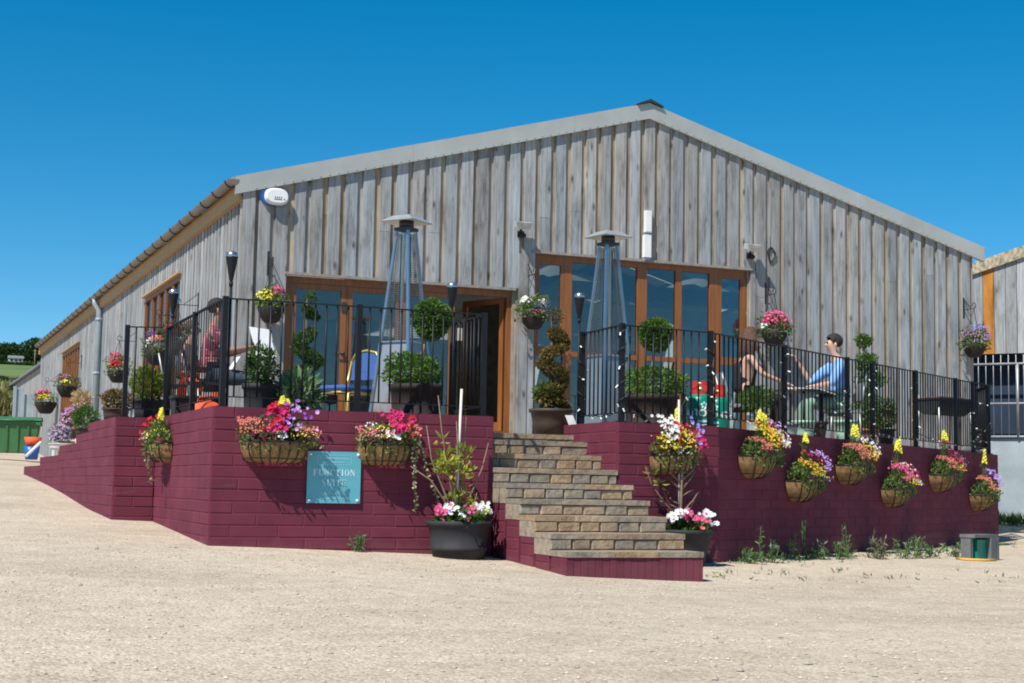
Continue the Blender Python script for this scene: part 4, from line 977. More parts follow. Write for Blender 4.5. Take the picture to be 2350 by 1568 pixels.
SB = [((362, 806), .50, 'hanging basket of mauve and white petunias in front of the side window', [('purple', -.6, .9, .5, 24, .045), ('lilac', -.8, .5, .5, 26, .045), ('white', .0, .3, .6, 30, .044), ('coral', .8, .5, .4, 16, .042)], 61, G_BOX),
      ((404, 787), .40, 'hanging basket of scarlet flowers behind the left railing', [('red', -.1, .6, .6, 40, .04)], 62, G_DARK),
      ((271, 853), .46, 'hanging basket of pink and coral flowers just right of the downpipe', [('pink', -.1, 1.0, .5, 22, .05), ('white', -.7, .4, .4, 12, .036), ('salmon', .1, .3, .6, 30, .04), ('red', .8, .3, .4, 16, .04), ('lemon', -.9, .1, .3, 12, .03)], 63, G_LIME),
      ((154, 888), .56, 'hanging basket of dull red flowers beside the far glazed door', [('dusk', -.4, .7, .6, 40, .04), ('mauve', .2, .5, .7, 30, .03), ('lemon', .9, .1, .4, 16, .03)], 64, G_BOX),
      ((105, 924), .66, 'farthest hanging basket along the barn side, pink on top and yellow at the right', [('pink', -.4, 1.0, .5, 30, .055), ('pink', -.9, .5, .4, 20, .055), ('yellow', .7, .3, .5, 26, .04), ('lemon', .9, .1, .3, 12, .04)], 65, G_BOX)]
for (q, wd_, lab, flw, sd_, gr) in SB:
    P = on_x(q[0], q[1], -.40); bz = P.z+.64; hanging_basket(lab, P, Vector((-1, 0, 0)), wd_, sd_, flw, gr, 380, wd_*.5, hh=.22, zbr=bz); basket_bracket((P.x, P.y, bz), Vector((-1, 0, 0)))

# --- pots and potted plants
def pot_mesh(t, c, rt, rb, h, mat, rim=True, name='pot', n=28, ribs=0):
    b = MB(); c = Vector(c)
    prof = [(.001, 0), (rb, 0), (rb+(rt-rb)*.45, h*.45)]
    if ribs: prof = [(.001, 0), (rb, 0), (rb+(rt-rb)*.28, h*.25), (rb+(rt-rb)*.28+.012, h*.26), (rb+(rt-rb)*.38+.012, h*.36), (rb+(rt-rb)*.38, h*.37)]
    if rim: prof += [(rb+(rt-rb)*.85, h*.86), (rt+.012, h*.88), (rt+.018, h), (rt-.012, h)]
    else: prof += [(rt, h), (rt-.015, h)]
    prof += [(rt-.03, h*.9), (.001, h*.9)]
    b.lathe(prof, c, n); o = b.build(name, mat, t, True)
    b = MB(); b.lathe([(rt-.025, h*.905), (rt*.4, h*.93), (.001, h*.93)], c, 20); b.build('soil', 'soil', t, True)
    return o
def base_on(px, y, z=None):
    p = on_y(px, 950, y); return Vector((p.x, y, fl(y) if z is None else z))
def zof(py, px, P): return above(px, py, P)
POTS = 'potted plants on the terrace'
def topiary_lollipop(label, px, y, ball, low, potpx, seed, mat='barrel'):
    """ball=(cx,cy,r) low=(cx,cy,rx,rz) potpx=(half width top, half width bottom, top y)"""
    r = random.Random(seed); P = base_on(px, y); k = px2m(P)
    t = thing('lollipop_topiary', label, 'topiary', P, 0, POTS)
    ztop = zof(potpx[2], px, P); pot_mesh(t, P, potpx[0]/k, potpx[1]/k, ztop-P.z, mat, True, 'pot', 28, 1)
    bc = Vector((P.x+(ball[0]-px)/k, y, zof(ball[1], px, P))); lc = Vector((P.x+(low[0]-px)/k, y, zof(low[1], px, P)))
    b = MB(); b.tube([P+Vector((0, 0, ztop-P.z-.05)), (P.x+.01, y, lc.z), (bc.x, y, bc.z)], [.022, .018, .014], 8); b.build('stem', 'bark', t, True)
    b = MB(); R_ = ball[2]/k; bush(b, bc, (R_*.92, R_*.92, R_*.90), 4200, G_CLIP, r, .027, .016, .10, .075, .1); bush(b, bc, (R_*.75,)*3, 500, G_DARK, r, .07, .05, .5, .0); b.build('ball_crown', 'leaf', t, True)
    b = MB(); bush(b, lc, (low[2]/k*.95, low[2]/k*.85, low[3]/k), 2600, G_CLIP, r, .040, .024, .28, .16, .3, ztop-.03); b.build('bush', 'leaf', t, True)
    return t
topiary_lollipop('lollipop box tree in a dark barrel, in front of the open door', 953, -7.05, (987, 730, 51), (945, 850, 67, 36), (60, 50, 884), 71)
topiary_lollipop('lollipop box tree in a dark barrel, in front of the window', 1493, -6.75, (1502, 767, 42), (1502, 878, 77, 34), (62, 52, 908), 72)
def spiral(label, px, y, tiers, potpx, seed, cols, mat, under=None):
    r = random.Random(seed); P = base_on(px, y); k = px2m(P); t = thing('spiral_topiary', label, 'topiary', P, 0, POTS)
    ztop = zof(potpx[2], px, P)
    if ztop-P.z < .12: ztop = P.z+.3
    pot_mesh(t, P, potpx[0]/k, potpx[1]/k, ztop-P.z, mat)
    zt = zof(tiers[0][1], px, P); b = MB(); b.tube([P+Vector((0, 0, .2)), (P.x, y, zt)], [.03, .015], 8); b.build('stem', 'bark_dark', t, True)
    b = MB()
    for i in range(1, len(tiers)):        # clipped turns of the spiral, each tilted the way it winds
        cx, cy, rr = tiers[i]; zc = zof(cy, px, P); gap_ = abs(zof(tiers[i-1][1], px, P)-zc); sg_ = 1 if i % 2 else -1
        n0 = len(b.v); cc = Vector((P.x+(cx-px)/k+sg_*.10*rr/k, y-.12*rr/k, zc)); bush(b, cc, (rr/k*1.02, rr/k*1.0, min(gap_*.40, rr/k*.62)), int(950+22*rr), cols, r, .030, .018, .20, .10, .2)
        for q_ in range(n0, len(b.v)): X_, Y_, Z_ = b.v[q_]; b.v[q_] = (X_, Y_, Z_-sg_*.42*(X_-cc.x))
    bush(b, Vector((P.x+(tiers[0][0]-px)/k, y, zof(tiers[0][1], px, P))), (tiers[0][2]/k*.8,)*2+(tiers[0][2]/k*.9,), 260, cols, r, .032, .018, .35, .15)
    b.build('spiral_crown', 'leaf', t, True)
    if under:
        b = MB(); c_ = Vector((P.x+(under[0]-px)/k, y-.06, zof(under[1], px, P))); bush(b, c_, (under[2]/k, under[2]/k*.6, under[3]/k), 520, under[4], r, .06, .03, .4, .2, .3, ztop-.03); b.build('underplanting', 'leaf', t, True)
    return t
spiral('browning spiral topiary in a brown pot at the top of the steps', 1264, -6.22, [(1274, 725, 20), (1276, 772, 26), (1272, 805, 32), (1262, 850, 36), (1270, 895, 32), (1276, 920, 26)], (48, 36, 940), 73, G_BROWN+G_BROWN+((.06,.08,.02),), 'pot_brown', (1252, 908, 38, 26, G_BOX+G_BROWN))
spiral('dark green spiral topiary by the left jamb of the glazed doors', 697, -3.6, [(705, 683, 17), (703, 718, 19), (696, 775, 28), (700, 815, 36), (698, 850, 36), (705, 885, 36)], (34, 26, 925), 74, G_DARK+G_BOX, 'pot_black')
def tiered(label, px, y, balls, potpx, seed, cols):
    r = random.Random(seed); P = base_on(px, y); k = px2m(P); t = thing('tiered_topiary', label, 'topiary', P, 0, POTS)
    ztop = max(P.z+.2, zof(potpx[2], px, P)); pot_mesh(t, P, potpx[0]/k, potpx[1]/k, ztop-P.z, 'terracotta')
    b = MB(); b.tube([P+Vector((0, 0, .1)), (P.x+(balls[0][0]-px)/k, y, zof(balls[0][1], px, P))], .016, 8); b.build('stem', 'bark', t, True)
    for (bx, by, br) in balls:
        b = MB(); bush(b, (P.x+(bx-px)/k, y, zof(by, px, P)), (br/k, br/k, br/k*.8), int(46*br), cols, r, .036, .02, .35, .2); b.build('tier', 'leaf', t, True)
tiered('tall tiered topiary with rounded green clumps behind the man in the blue shirt', 1992, -3.0, [(1981, 783, 19), (1990, 830, 24), (2000, 872, 33), (1985, 925, 30), (2000, 970, 30)], (24, 18, 985), 75, G_BOX)
def shrub_pot(label, px, y, crown, potpx, seed, cols, mat='pot_black', z=None, n=900, ln=.05, wd=.024, name='potted_shrub', petals=None, x=None, lump=.16):
    """crown=(cx,cy,rx,rz), potpx=(half top, half bottom, y of the rim, y of the foot or None)"""
    r = random.Random(seed)
    if x is not None: q = on_x(px, crown[1], x); P = Vector((x, q.y, z if z is not None else fl(q.y)))
    else: P = base_on(px, y, z)
    k = px2m(P); t = thing(name, label, 'potted plant', P, 0, POTS)
    zt = zof(potpx[2], px, P)
    if potpx[3] is not None: P = Vector((P.x, P.y, zof(potpx[3], px, P))); t.location = P
    pot_mesh(t, P, potpx[0]/k, potpx[1]/k, max(.1, zt-P.z), mat)
    b = MB(); bush(b, (P.x+(crown[0]-px)/k, P.y, zof(crown[1], px, P)), (crown[2]/k, crown[2]/k, crown[3]/k), n, cols, r, ln, wd, .38, lump, .35, zt-.02); b.build('foliage', 'leaf', t, True)
    if petals:
        for (col, kk, sz) in petals: blooms(t, 'flowers', (P.x+(crown[0]-px)/k, P.y, zof(crown[1], px, P)), (crown[2]/k, crown[2]/k, crown[3]/k), kk, sz, COL[col], r, col+' flowers')
    return t
shrub_pot('dark green conical shrub in a charcoal pot behind the front left railing', 597, -7.15, (595, 845, 37, 46), (41, 35, 882, None), 81, G_DARK+G_BOX, 'pot_black')
shrub_pot('broad-leaved grey-green plant in a low pot beside the blue chair', 676, -7.15, (680, 908, 50, 36), (30, 26, 925, None), 82, G_GREY, 'pot_black', n=420, ln=.13, wd=.05)
shrub_pot('yellow-green conifer in a clear charcoal pot behind the short jog railing', 340, -4.15, (338, 884, 40, 46), (34, 30, 917, None), 83, G_YEL, 'pot_black', n=2200, ln=.05, wd=.014)
shrub_pot('browned dome of dry box in a low dark pot beside the downpipe', 266, -3.2, (266, 920, 30, 27), (30, 26, 938, None), 84, G_BROWN, 'pot_brown', n=900)
shrub_pot('bushy bright green plant in a dark bowl on the second step of the left wall', 195, 0, (195, 960, 33, 28), (22, 18, 983, 1000), 85, G_BOX, 'pot_brown', x=-2.12, z=-.45, n=900)
shrub_pot('lilac-flowered heather spilling from a pale trough at the foot of the left wall steps', 142, 0, (138, 1000, 24, 26), (28, 24, 1018, 1033), 86, G_GREY+((.20,.14,.22),), 'white', x=-2.05, z=-.6, n=700, ln=.05, wd=.02, petals=[('heather', 260, .032)])
shrub_pot('dusky purple heather standing behind the pale trough', 166, 0, (166, 962, 26, 30), (18, 14, 990, 1006), 87, ((.12,.06,.10),(.18,.10,.15),(.08,.06,.06)), 'pot_brown', x=-1.7, z=-.6, n=700, ln=.05, wd=.02, petals=[('mauve', 200, .032), ('heather', 60, .03)])
shrub_pot('straw-coloured dry ball of grass in a pot beside the far side door', 185, 0, (187, 920, 21, 21), (14, 11, 940, 965), 88, G_STRAW, 'pot_brown', x=-1.2, z=-.5, n=700, ln=.09, wd=.02)
shrub_pot('leafy green bush in a pale pot in front of the seated woman', 1735, -5.75, (1735, 920, 40, 34), (22, 18, 948, None), 89, G_BOX, 'concrete', n=900)
shrub_pot('dark green bush in a black pot left of the black trough', 2033, -2.45, (2032, 950, 26, 34), (20, 15, 985, None), 90, G_BOX+G_DARK, 'pot_black', n=800)
# pots standing under the right railing
for (px, y, h, mat, lab) in ((1806, -5.2, .26, 'concrete', 'small grey pot under the table behind the railing'), (1845, -4.85, .30, 'mint', 'pale mint tapered pot under the railing by the man'), (1873, -4.75, .30, 'pot_brown', 'brown tapered pot standing beside the mint pot'), (1940, -4.2, .34, 'mint', 'mint tapered pot standing under the chair of the man in blue'), (2255, -.75, .34, 'pot_black', 'black pot in the far right corner of the railing')):
    P = base_on(px, y); k = px2m(P); t = thing('plant_pot', lab, 'plant pot', P, 0, 'empty pots on the terrace'); pot_mesh(t, P, .15, .11, h, mat, True, 'pot', 20)
# --- two big tubs standing on the gravel
def tub(px, pyfoot, half, label, seed):
    d = ray(px, pyfoot); Z = -1.75
    for _ in range(6): q = CAM+d*((Z-CAM[2])/d[2]); Z = gz(q[0], q[1])
    P = Vector((q[0], q[1]+half[1]/240, Z-.02)); k = px2m(P)
    t = thing('tub', label, 'planter', P, 0, 'charcoal tubs either side of the steps'); 
    return t, P, k, random.Random(seed)
t, P, k, r = tub(1074, 1283, (74, 64), 'charcoal tub left of the steps with a leafy magnolia, a tall white cane and begonias', 91)
zt = zof(1196, 1074, P); pot_mesh(t, P, 72/k, 58/k, zt-P.z, 'pot_black', True, 'tub_body', 36, 1)
b = MB(); zc = zof(893, 1070, P); b.tube([P+Vector((-.03, .02, zt-P.z-.05)), (P.x+.005, P.y+.02, zc)], .013, 8); b.build('cane', 'cane', t, True)
b = MB(); base = Vector((P.x-.02, P.y, zt-.03)); twg = []
def branch(b, p0, pts, r0):
    P_ = [p0]+[p0+Vector(q) for q in pts]; b.tube(P_, [r0*(1-.6*i/len(pts)) for i in range(len(P_))], 6); return P_
SS = [((-.03, 0, .3), (-.01, 0, .75), (-.03, 0, 1.0)), ((-.12, .02, .28), (-.28, .0, .62), (-.34, 0, .95)), ((.10, .0, .2), (.24, -.03, .55), (.32, .02, .80)), ((-.10, -.05, .15), (-.30, -.05, .42), (-.50, -.02, .55)), ((.05, .04, .25), (.07, .05, .8), (.09, .05, 1.05)), ((-.10, .0, .5), (-.18, .0, .9), (-.22, .02, 1.25))]
for s_ in SS: twg.append(branch(b, base, s_, .011))
b.build('branches', 'bark', t, True)
b = MB()
for (cx, cy, rx, rz_, n_) in ((1022, 1010, 10, 10, 14), (1035, 1055, 24, 20, 70), (1078, 1042, 24, 16, 60), (1060, 1085, 38, 18, 110), (1075, 1120, 18, 14, 34), (1050, 1148, 16, 14, 36), (1085, 1150, 24, 16, 46), (1030, 1072, 20, 12, 40)):
    bush(b, (P.x+(cx-1070)/k, P.y, zof(cy, cx, P)), (rx/k, .12, rz_/k), int(n_*.62), ((.30,.33,.035),(.38,.40,.05),(.19,.24,.03)), r, .080, .038, .5, .1, .6)
b.build('leaves', 'leaf', t, True)
def begonias(t, P, k, zt, cx0, groups, r, rad):
    b = MB(); bush(b, (P.x, P.y-.03, zt+.02), (rad*.9, rad*.9, .085), 420, G_BOX+G_DARK, r, .07, .05, .5, .1, .4, zt-.02); b.build('bedding_leaves', 'leaf', t, True)
    for (col, cx, cy, rx, n_) in groups:
        b = MB()
        for _ in range(int(n_*1.6)):
            p = Vector((P.x+(cx-cx0+r.gauss(0, rx*.5))/k, P.y-.14+r.uniform(-.08, .14), zof(cy, cx, P)+r.gauss(0, .022))); bloom(b, p, (r.uniform(-.5, .2), -.8, .5), .026*r.uniform(.75, 1.25), COL[col], r)
        o = b.build('begonia_flowers', 'petal', t, True); o['label'] = col+' begonia flowers'
begonias(t, P, k, zt, 1074, [('pink', 1018, 1170, 12, 12), ('pink', 1026, 1180, 10, 6), ('white', 1042, 1166, 16, 15), ('white', 1060, 1180, 6, 5), ('pink', 1088, 1172, 12, 10), ('coral', 1078, 1187, 16, 9), ('white', 1112, 1164, 16, 18), ('white', 1128, 1172, 10, 14), ('lemon', 1122, 1174, 6, 4)], r, 66/k)
t, P, k, r = tub(1592, 1298, (61, 40), 'charcoal tub right of the steps with a bare twiggy sapling and begonias', 92)
zt = zof(1216, 1592, P); pot_mesh(t, P, 60/k, 40/k, zt-P.z, 'pot_black', True, 'tub_body', 32, 0)
def pp(cx, cy, dy=0): return Vector((P.x+(cx-1592)/k, P.y+dy, zof(cy, cx, P)))
b = MB(); b.tube([pp(1577, 1215), pp(1578, 1150), pp(1580, 1090), pp(1578, 1040)], [.018, .015, .013, .010], 8)
tw = [((1578, 1090), (1605, 1075), (1622, 1020), (1630, 970)), ((1578, 1105), (1612, 1080), (1635, 1025), (1645, 985)), ((1578, 1085), (1555, 1055), (1545, 1020)), ((1577, 1110), (1552, 1085), (1540, 1050)), ((1577, 1125), (1560, 1108), (1548, 1095)), ((1579, 1125), (1605, 1100), (1622, 1080)), ((1579, 1140), (1600, 1130), (1617, 1125)), ((1578, 1160), (1560, 1150), (1556, 1143)), ((1579, 1178), (1612, 1150), (1632, 1128)), ((1578, 1190), (1605, 1168), (1625, 1140)), ((1577, 1195), (1540, 1155), (1510, 1115), (1495, 1072)), ((1577, 1170), (1545, 1155), (1530, 1150))]
for q in tw: b.tube([pp(*c_, (i_k*.03)) for i_k, c_ in enumerate(q)], [.009-.0018*i_k for i_k in range(len(q))], 5)
b.build('branches', 'bark', t, True)
b = MB(); b.tube([pp(1577, 1205, .03), pp(1574, 918, .03)], .011, 8); b.build('cane', 'cane', t, True)
b = MB()
for (cx, cy, n_) in ((1506, 1085, 10), (1522, 1112, 9), (1585, 1050, 14), (1592, 1062, 8), (1545, 1140, 3), (1600, 1010, 3)): bush(b, pp(cx, cy), (.06, .05, .07), n_, ((.18,.22,.04),(.24,.27,.06)), r, .08, .035, .6, .1, .6)
b.build('leaves', 'leaf', t, True)
begonias(t, P, k, zt, 1592, [('white', 1540, 1185, 12, 13), ('white', 1560, 1178, 10, 9), ('pink', 1580, 1178, 8, 9), ('pink', 1596, 1192, 13, 16), ('pink', 1618, 1195, 13, 16), ('coral', 1608, 1204, 16, 8), ('white', 1632, 1182, 12, 16), ('white', 1645, 1200, 5, 6)], r, 54/k)

# ------------------------------------------------------------------ patio heaters
def heater(label, px, y, pytop, rz, hpanel):
    P = base_on(px, y); H = above(px, pytop, P)-P.z
    t = thing('patio_heater', label, 'patio heater', P, rz, 'pyramid patio heaters')
    hb, ht = .27, .075; zp = hpanel; zt = H-.17
    def hw(z): return hb+(ht-hb)*(z/zt)
    for i in (-1, 1):
        for j in (-1, 1):
            b = MB(); b.bar((i*hb, j*hb, 0), (i*ht, j*ht, zt), .030, .030); b.build('leg', 'steel', t)
    b = MB(); w0, w1 = hw(.06)-.012, hw(zp)-.012
    for a in range(4):
        c, s_ = math.cos(a*PI/2), math.sin(a*PI/2); rot = lambda x, yy, z: (x*c-yy*s_, x*s_+yy*c, z)
        b.prism([rot(-w0, -w0, .06), rot(w0, -w0, .06), rot(w1, -w1, zp), rot(-w1, -w1, zp)], (Vector(rot(0, .008, 0))))
    b.build('base_panel', 'heater_panel' if px < 1000 else 'clean_panel', t)
    b = MB(); b.box((-w1-.02, -w1-.02, zp), (w1+.02, w1+.02, zp+.018)); b.build('shelf', 'steel', t)
    b = MB(); z = zp+.05
    while z < zt-.03:
        q = hw(z)-.004; pts = [(-q,-q,z), (q,-q,z), (q,q,z), (-q,q,z)]
        for i in range(4): b.bar(pts[i], pts[(i+1) % 4], .0045)
        z += .026
    for a in range(4):
        c, s_ = math.cos(a*PI/2), math.sin(a*PI/2)
        for u in (-.45, .45):
            q0, q1 = hw(zp+.03)-.004, hw(zt-.03)-.004; p0 = (u*q0, -q0); p1 = (u*q1, -q1)
            b.bar((p0[0]*c-p0[1]*s_, p0[0]*s_+p0[1]*c, zp+.03), (p1[0]*c-p1[1]*s_, p1[0]*s_+p1[1]*c, zt-.03), .0045)
    b.build('wire_guard', 'mesh', t)
    b = MB(); b.lathe([(.062, zp+.02), (.062, zt-.02)], n=20); b.build('glass_tube', 'tube_glass', t)
    b = MB(); b.box((-.10, -.10, zt), (.10, .10, zt+.035)); b.lathe([(.001, zt+.035), (.085, zt+.036), (.085, H-.05), (.001, H-.05)], n=20); b.build('burner_head', 'dark', t)
    b = MB(); s0, s1 = .215, .115
    lo = [(-s0,-s0,H-.075), (s0,-s0,H-.075), (s0,s0,H-.075), (-s0,s0,H-.075)]; hi = [(-s1,-s1,H-.006), (s1,-s1,H-.006), (s1,s1,H-.006), (-s1,s1,H-.006)]
    b.add(lo+hi, [(0,1,5,4), (1,2,6,5), (2,3,7,6), (3,0,4,7), (4,5,6,7)]); hi2 = [(p[0], p[1], p[2]+.006) for p in hi]; lo2 = [(p[0]*1.01, p[1]*1.01, p[2]+.005) for p in lo]
    b.add(lo2+hi2, [(4,5,1,0), (5,6,2,1), (6,7,3,2), (7,4,0,3), (7,6,5,4)]); b.ball((0, 0, H-.0), .025, sq=(1, 1, .7)); b.build('reflector', 'reflector', t)
    return t
heater('pyramid patio heater with rust-marked panels in front of the glazed doors', 922, -5.75, 497, R(38), .98)
heater('pyramid patio heater with clean panels in front of the window', 1391, -5.25, 533, R(12), .98)

# ------------------------------------------------------------------ furniture
def banquet_chair():
    p = on_y(795, 905, -5.55); P = Vector((p.x, -5.55, fl(-5.55)))
    t = thing('banquet_chair', 'blue padded banquet chair with a gold tubular frame on the left terrace', 'chair', P, R(33))
    S = above(795, 893, P)-P.z; Hh = above(838, 800, P)-P.z
    for (x, yy) in ((-.21, -.2), (.21, -.2)):
        b = MB(); b.tube([(-.24, yy*1.1, 0), (-.20, yy, S-.07), (-.16, yy, S-.045)], .0135, 8) if x < 0 else b.tube([(.30, yy*1.05, 0), (.20, yy, S-.06), (.23, yy, S+.05), (.31, yy, Hh-.12)], .0135, 8); b.build('leg', 'gold', t)
        b = MB(); b.tube([(-.24, .22, 0), (-.20, .2, S-.07), (-.16, .2, S-.045)], .0135, 8) if x < 0 else b.tube([(.30, .21, 0), (.20, .2, S-.06), (.23, .2, S+.05), (.31, .2, Hh-.12)], .0135, 8); b.build('leg', 'gold', t)
    b = MB(); b.tube([(-.16, -.2, S-.045), (.2, -.2, S-.045), (.2, .2, S-.045), (-.16, .2, S-.045), (-.2, .0, S-.045), (-.16, -.2, S-.045)], .012, 8); b.build('seat_frame', 'gold', t); b = MB(); b.tube([(.31, -.2, Hh-.12), (.325, -.15, Hh-.03), (.33, 0, Hh), (.325, .15, Hh-.03), (.31, .2, Hh-.12)], .0135, 8); b.build('back_frame', 'gold', t)
    b = MB(); b.lathe([(.001, S-.03), (.255, S-.03), (.275, S), (.255, S+.035), (.001, S+.045)], n=4, smooth=False); b.v = [((x*math.cos(PI/4)-y*math.sin(PI/4))*1.12, (x*math.sin(PI/4)+y*math.cos(PI/4))*1.12, z) for x, y, z in b.v]; b.build('seat', 'blue_fabric', t)
    b = MB(); pts = [(-.17, S+.12), (.17, S+.12), (.18, Hh-.13), (.13, Hh-.045), (0, Hh-.018), (-.13, Hh-.045), (-.18, Hh-.13)]
    b.prism([(.235+.10*(z-S)/(Hh-S), yy, z) for yy, z in pts], (.035, 0, 0)); b.build('backrest', 'blue_fabric', t)
banquet_chair()
def cafe_chair(label, P, rz, fab, S=.45, Hh=.86):
    t = thing('terrace_chair', label, 'chair', P, rz, 'chairs at the terrace tables')
    for x in (-.20, .20):
        for yy in (-.2, .2):
            b = MB(); b.tube([(x*1.15, yy*1.1, 0), (x, yy, S)], .014, 8); b.build('leg', 'galv', t)
    b = MB(); b.box((-.22, -.22, S-.01), (.22, .22, S+.025)); b.build('seat', fab, t)
    b = MB(); b.obox((-.265, 0, S+.30), (.012, 0, .0), (0, .21, 0), (-.03, 0, .13)); b.build('backrest', fab, t)
    for yy in (-.2, .2):
        b = MB(); b.tube([(-.21, yy, S), (-.30, yy, Hh)], .013, 8); b.build('back_post', 'galv', t)
    return t

# ------------------------------------------------------------------ people
def skin_mesh(name, J, edges, mat, parent, sub=2):
    names = list(J); idx = {n_: i for i, n_ in enumerate(names)}
    me = bpy.data.meshes.new(name); me.from_pydata([J[n_][:3] for n_ in names], [(idx[a], idx[c]) for a, c in edges], [])
    o = bpy.data.objects.new(name, me); C.objects.link(o)
    m = o.modifiers.new('skin', 'SKIN'); m.use_smooth_shade = True; m.branch_smoothing = .6
    if not me.skin_vertices: me.skin_vertices.new()
    sv = me.skin_vertices[0].data
    for i, n_ in enumerate(names):
        q = J[n_][3:]; sv[i].radius = (q[0], q[1] if len(q) > 1 else q[0]); sv[i].use_root = (i == 0)
    s_ = o.modifiers.new('sub', 'SUBSURF'); s_.levels = sub; s_.render_levels = sub
    bpy.context.view_layer.update(); dg = bpy.context.evaluated_depsgraph_get()
    m2 = bpy.data.meshes.new_from_object(o.evaluated_get(dg)); o.modifiers.clear(); o.data = m2; m2.materials.clear(); m2.materials.append(MAT[mat])
    bpy.data.meshes.remove(me); o.parent = parent; o.name = name
    return o
def person(label, P, rz, sc_, arms, skin='skin', shirt='plaid', trousers='navy_cloth', hair='hair_dark', sleeve=.55, long_hair=False, lean=.0, bare=False, shoe='rubber', knees=.47):
    t = thing('person', label, 'person', P, rz); t.scale = (sc_,)*3
    ln = lean
    def L(x, y, z): return (x+ln*(z-.55), y, z)
    J = {'pelvis': (0,0,.56,.125,.15), 'waist': (*L(0,0,.74),.11,.14), 'chest': (*L(0,0,.95),.115,.165), 'nb': (*L(.0,0,1.09),.075,.09), 'neck': (*L(.02,0,1.15),.052,.052), 'jaw': (*L(.055,0,1.215),.068,.066), 'skull': (*L(.035,0,1.30),.100,.082), 'crown': (*L(.02,0,1.365),.075,.065), 'nose': (*L(.150,0,1.265),.014,.014)}
    Ed = [('pelvis','waist'),('waist','chest'),('chest','nb'),('nb','neck'),('neck','jaw'),('jaw','skull'),('skull','crown'),('skull','nose')]
    for s_, (el, wr) in zip((1, -1), arms):
        n_ = 'l' if s_ > 0 else 'r'
        sh = L(0, .19*s_, 1.04); g_ = .78 if bare else 1.0; J['s'+n_] = (*sh, .058*g_); J['e'+n_] = (*el, .043*g_); J['w'+n_] = (*wr, .030*g_)
        f = (Vector(wr)-Vector(el)).normalized(); side = f.cross(Vector((0, 0, 1))); side = side.normalized() if side.length > .2 else Vector((0, 1, 0)); dn = side.cross(f)
        pm = Vector(wr)+f*.075; J['p'+n_] = (*pm, .030, .022)
        Ed += [('chest', 's'+n_), ('s'+n_, 'e'+n_), ('e'+n_, 'w'+n_), ('w'+n_, 'p'+n_)]
        for i, (u, ln_) in enumerate(((-.027, .062), (-.010, .076), (.010, .072), (.026, .056))):
            a_ = pm+side*u+f*.035; c_ = a_+f*ln_*.55-dn*.012; d_ = c_+f*ln_*.35-dn*.034
            J[f'f{i}{n_}'] = (*a_, .010); J[f'g{i}{n_}'] = (*c_, .0095); J[f'h{i}{n_}'] = (*d_, .008)
            Ed += [('p'+n_, f'f{i}{n_}'), (f'f{i}{n_}', f'g{i}{n_}'), (f'g{i}{n_}', f'h{i}{n_}')]
        th = Vector(wr)+f*.04-side*.030; th2 = th-side*.028+f*.04-dn*.01; J['t'+n_] = (*th, .012); J['u'+n_] = (*th2, .010); Ed += [('w'+n_, 't'+n_), ('t'+n_, 'u'+n_)]
        hy = .10*s_; J['k'+n_] = (knees, .13*s_, .52, .062); J['h'+n_] = (.06, hy, .53, .088); J['a'+n_] = (knees-.02, .13*s_, .10, .040); J['o'+n_] = (knees+.14, .14*s_, .035, .034)
        Ed += [('pelvis','h'+n_), ('h'+n_,'k'+n_), ('k'+n_,'a'+n_), ('a'+n_,'o'+n_)]
    body = skin_mesh('body', J, Ed, skin, t)
    def grow(keys, ed, g, mat, name):
        q = {k_: (*J[k_][:3], *[x+g for x in J[k_][3:]]) for k_ in keys}; return skin_mesh(name, q, ed, mat, t)
    if bare:
        q = {'pelvis': (*J['pelvis'][:3], .14, .165), 'waist': (*J['waist'][:3], .122, .152), 'chest': (*L(0,0,.90), .128, .175), 'up': (*L(0,0,.99), .115, .15)}
        skin_mesh('top', q, [('pelvis','waist'),('waist','chest'),('chest','up')], shirt, t)
        for s_ in (1, -1): MBs = MB(); MBs.tube([L(-.09, .09*s_, .97), L(-.03, .10*s_, 1.10), L(.07, .09*s_, .99)], .014, 6); MBs.build('strap', shirt, t)
    else:
        q = {k_: (*J[k_][:3], *[x+.016 for x in J[k_][3:]]) for k_ in ('pelvis','waist','chest','nb')}
        ed = [('pelvis','waist'),('waist','chest'),('chest','nb')]
        for n_ in 'lr':
            q['s'+n_] = (*J['s'+n_][:3], .082); e0 = Vector(J['s'+n_][:3]).lerp(Vector(J['e'+n_][:3]), min(1, sleeve)); q['m'+n_] = (*e0, .068); ed += [('chest','s'+n_), ('s'+n_,'m'+n_)]
            if sleeve > 1: e1 = Vector(J['e'+n_][:3]).lerp(Vector(J['w'+n_][:3]), sleeve-1); q['v'+n_] = (*e1, .052); ed.append(('m'+n_, 'v'+n_))
        skin_mesh('shirt', q, ed, shirt, t)
    ks = ['pelvis']; ed = []; 
    for n_ in 'lr': ks += ['h'+n_, 'k'+n_, 'a'+n_]; ed += [('pelvis','h'+n_), ('h'+n_,'k'+n_), ('k'+n_,'a'+n_)]
    grow(ks, ed, .016, trousers, 'trousers')
    for n_ in 'lr': grow(['a'+n_, 'o'+n_], [('a'+n_, 'o'+n_)], .012, shoe, 'shoe')
    hc = Vector(L(.022, 0, 1.325)); b = MB()
    m_, n_ = 9, 18; vs = []; fs = []
    for i in range(m_+1):
        for k_ in range(n_):
            a_ = 2*PI*k_/n_; fr = math.cos(a_); lim = (.36 if fr > .6 else (.50 if fr > -.1 else .76))*PI if not long_hair else (.40 if fr > .6 else .74)*PI
            th = lim*i/m_; rr = .116*(1+.03*math.sin(7*a_+3*i)); vs.append((hc.x+rr*.98*math.sin(th)*fr-.008, hc.y+rr*.84*math.sin(th)*math.sin(a_), hc.z+rr*.86*math.cos(th)))
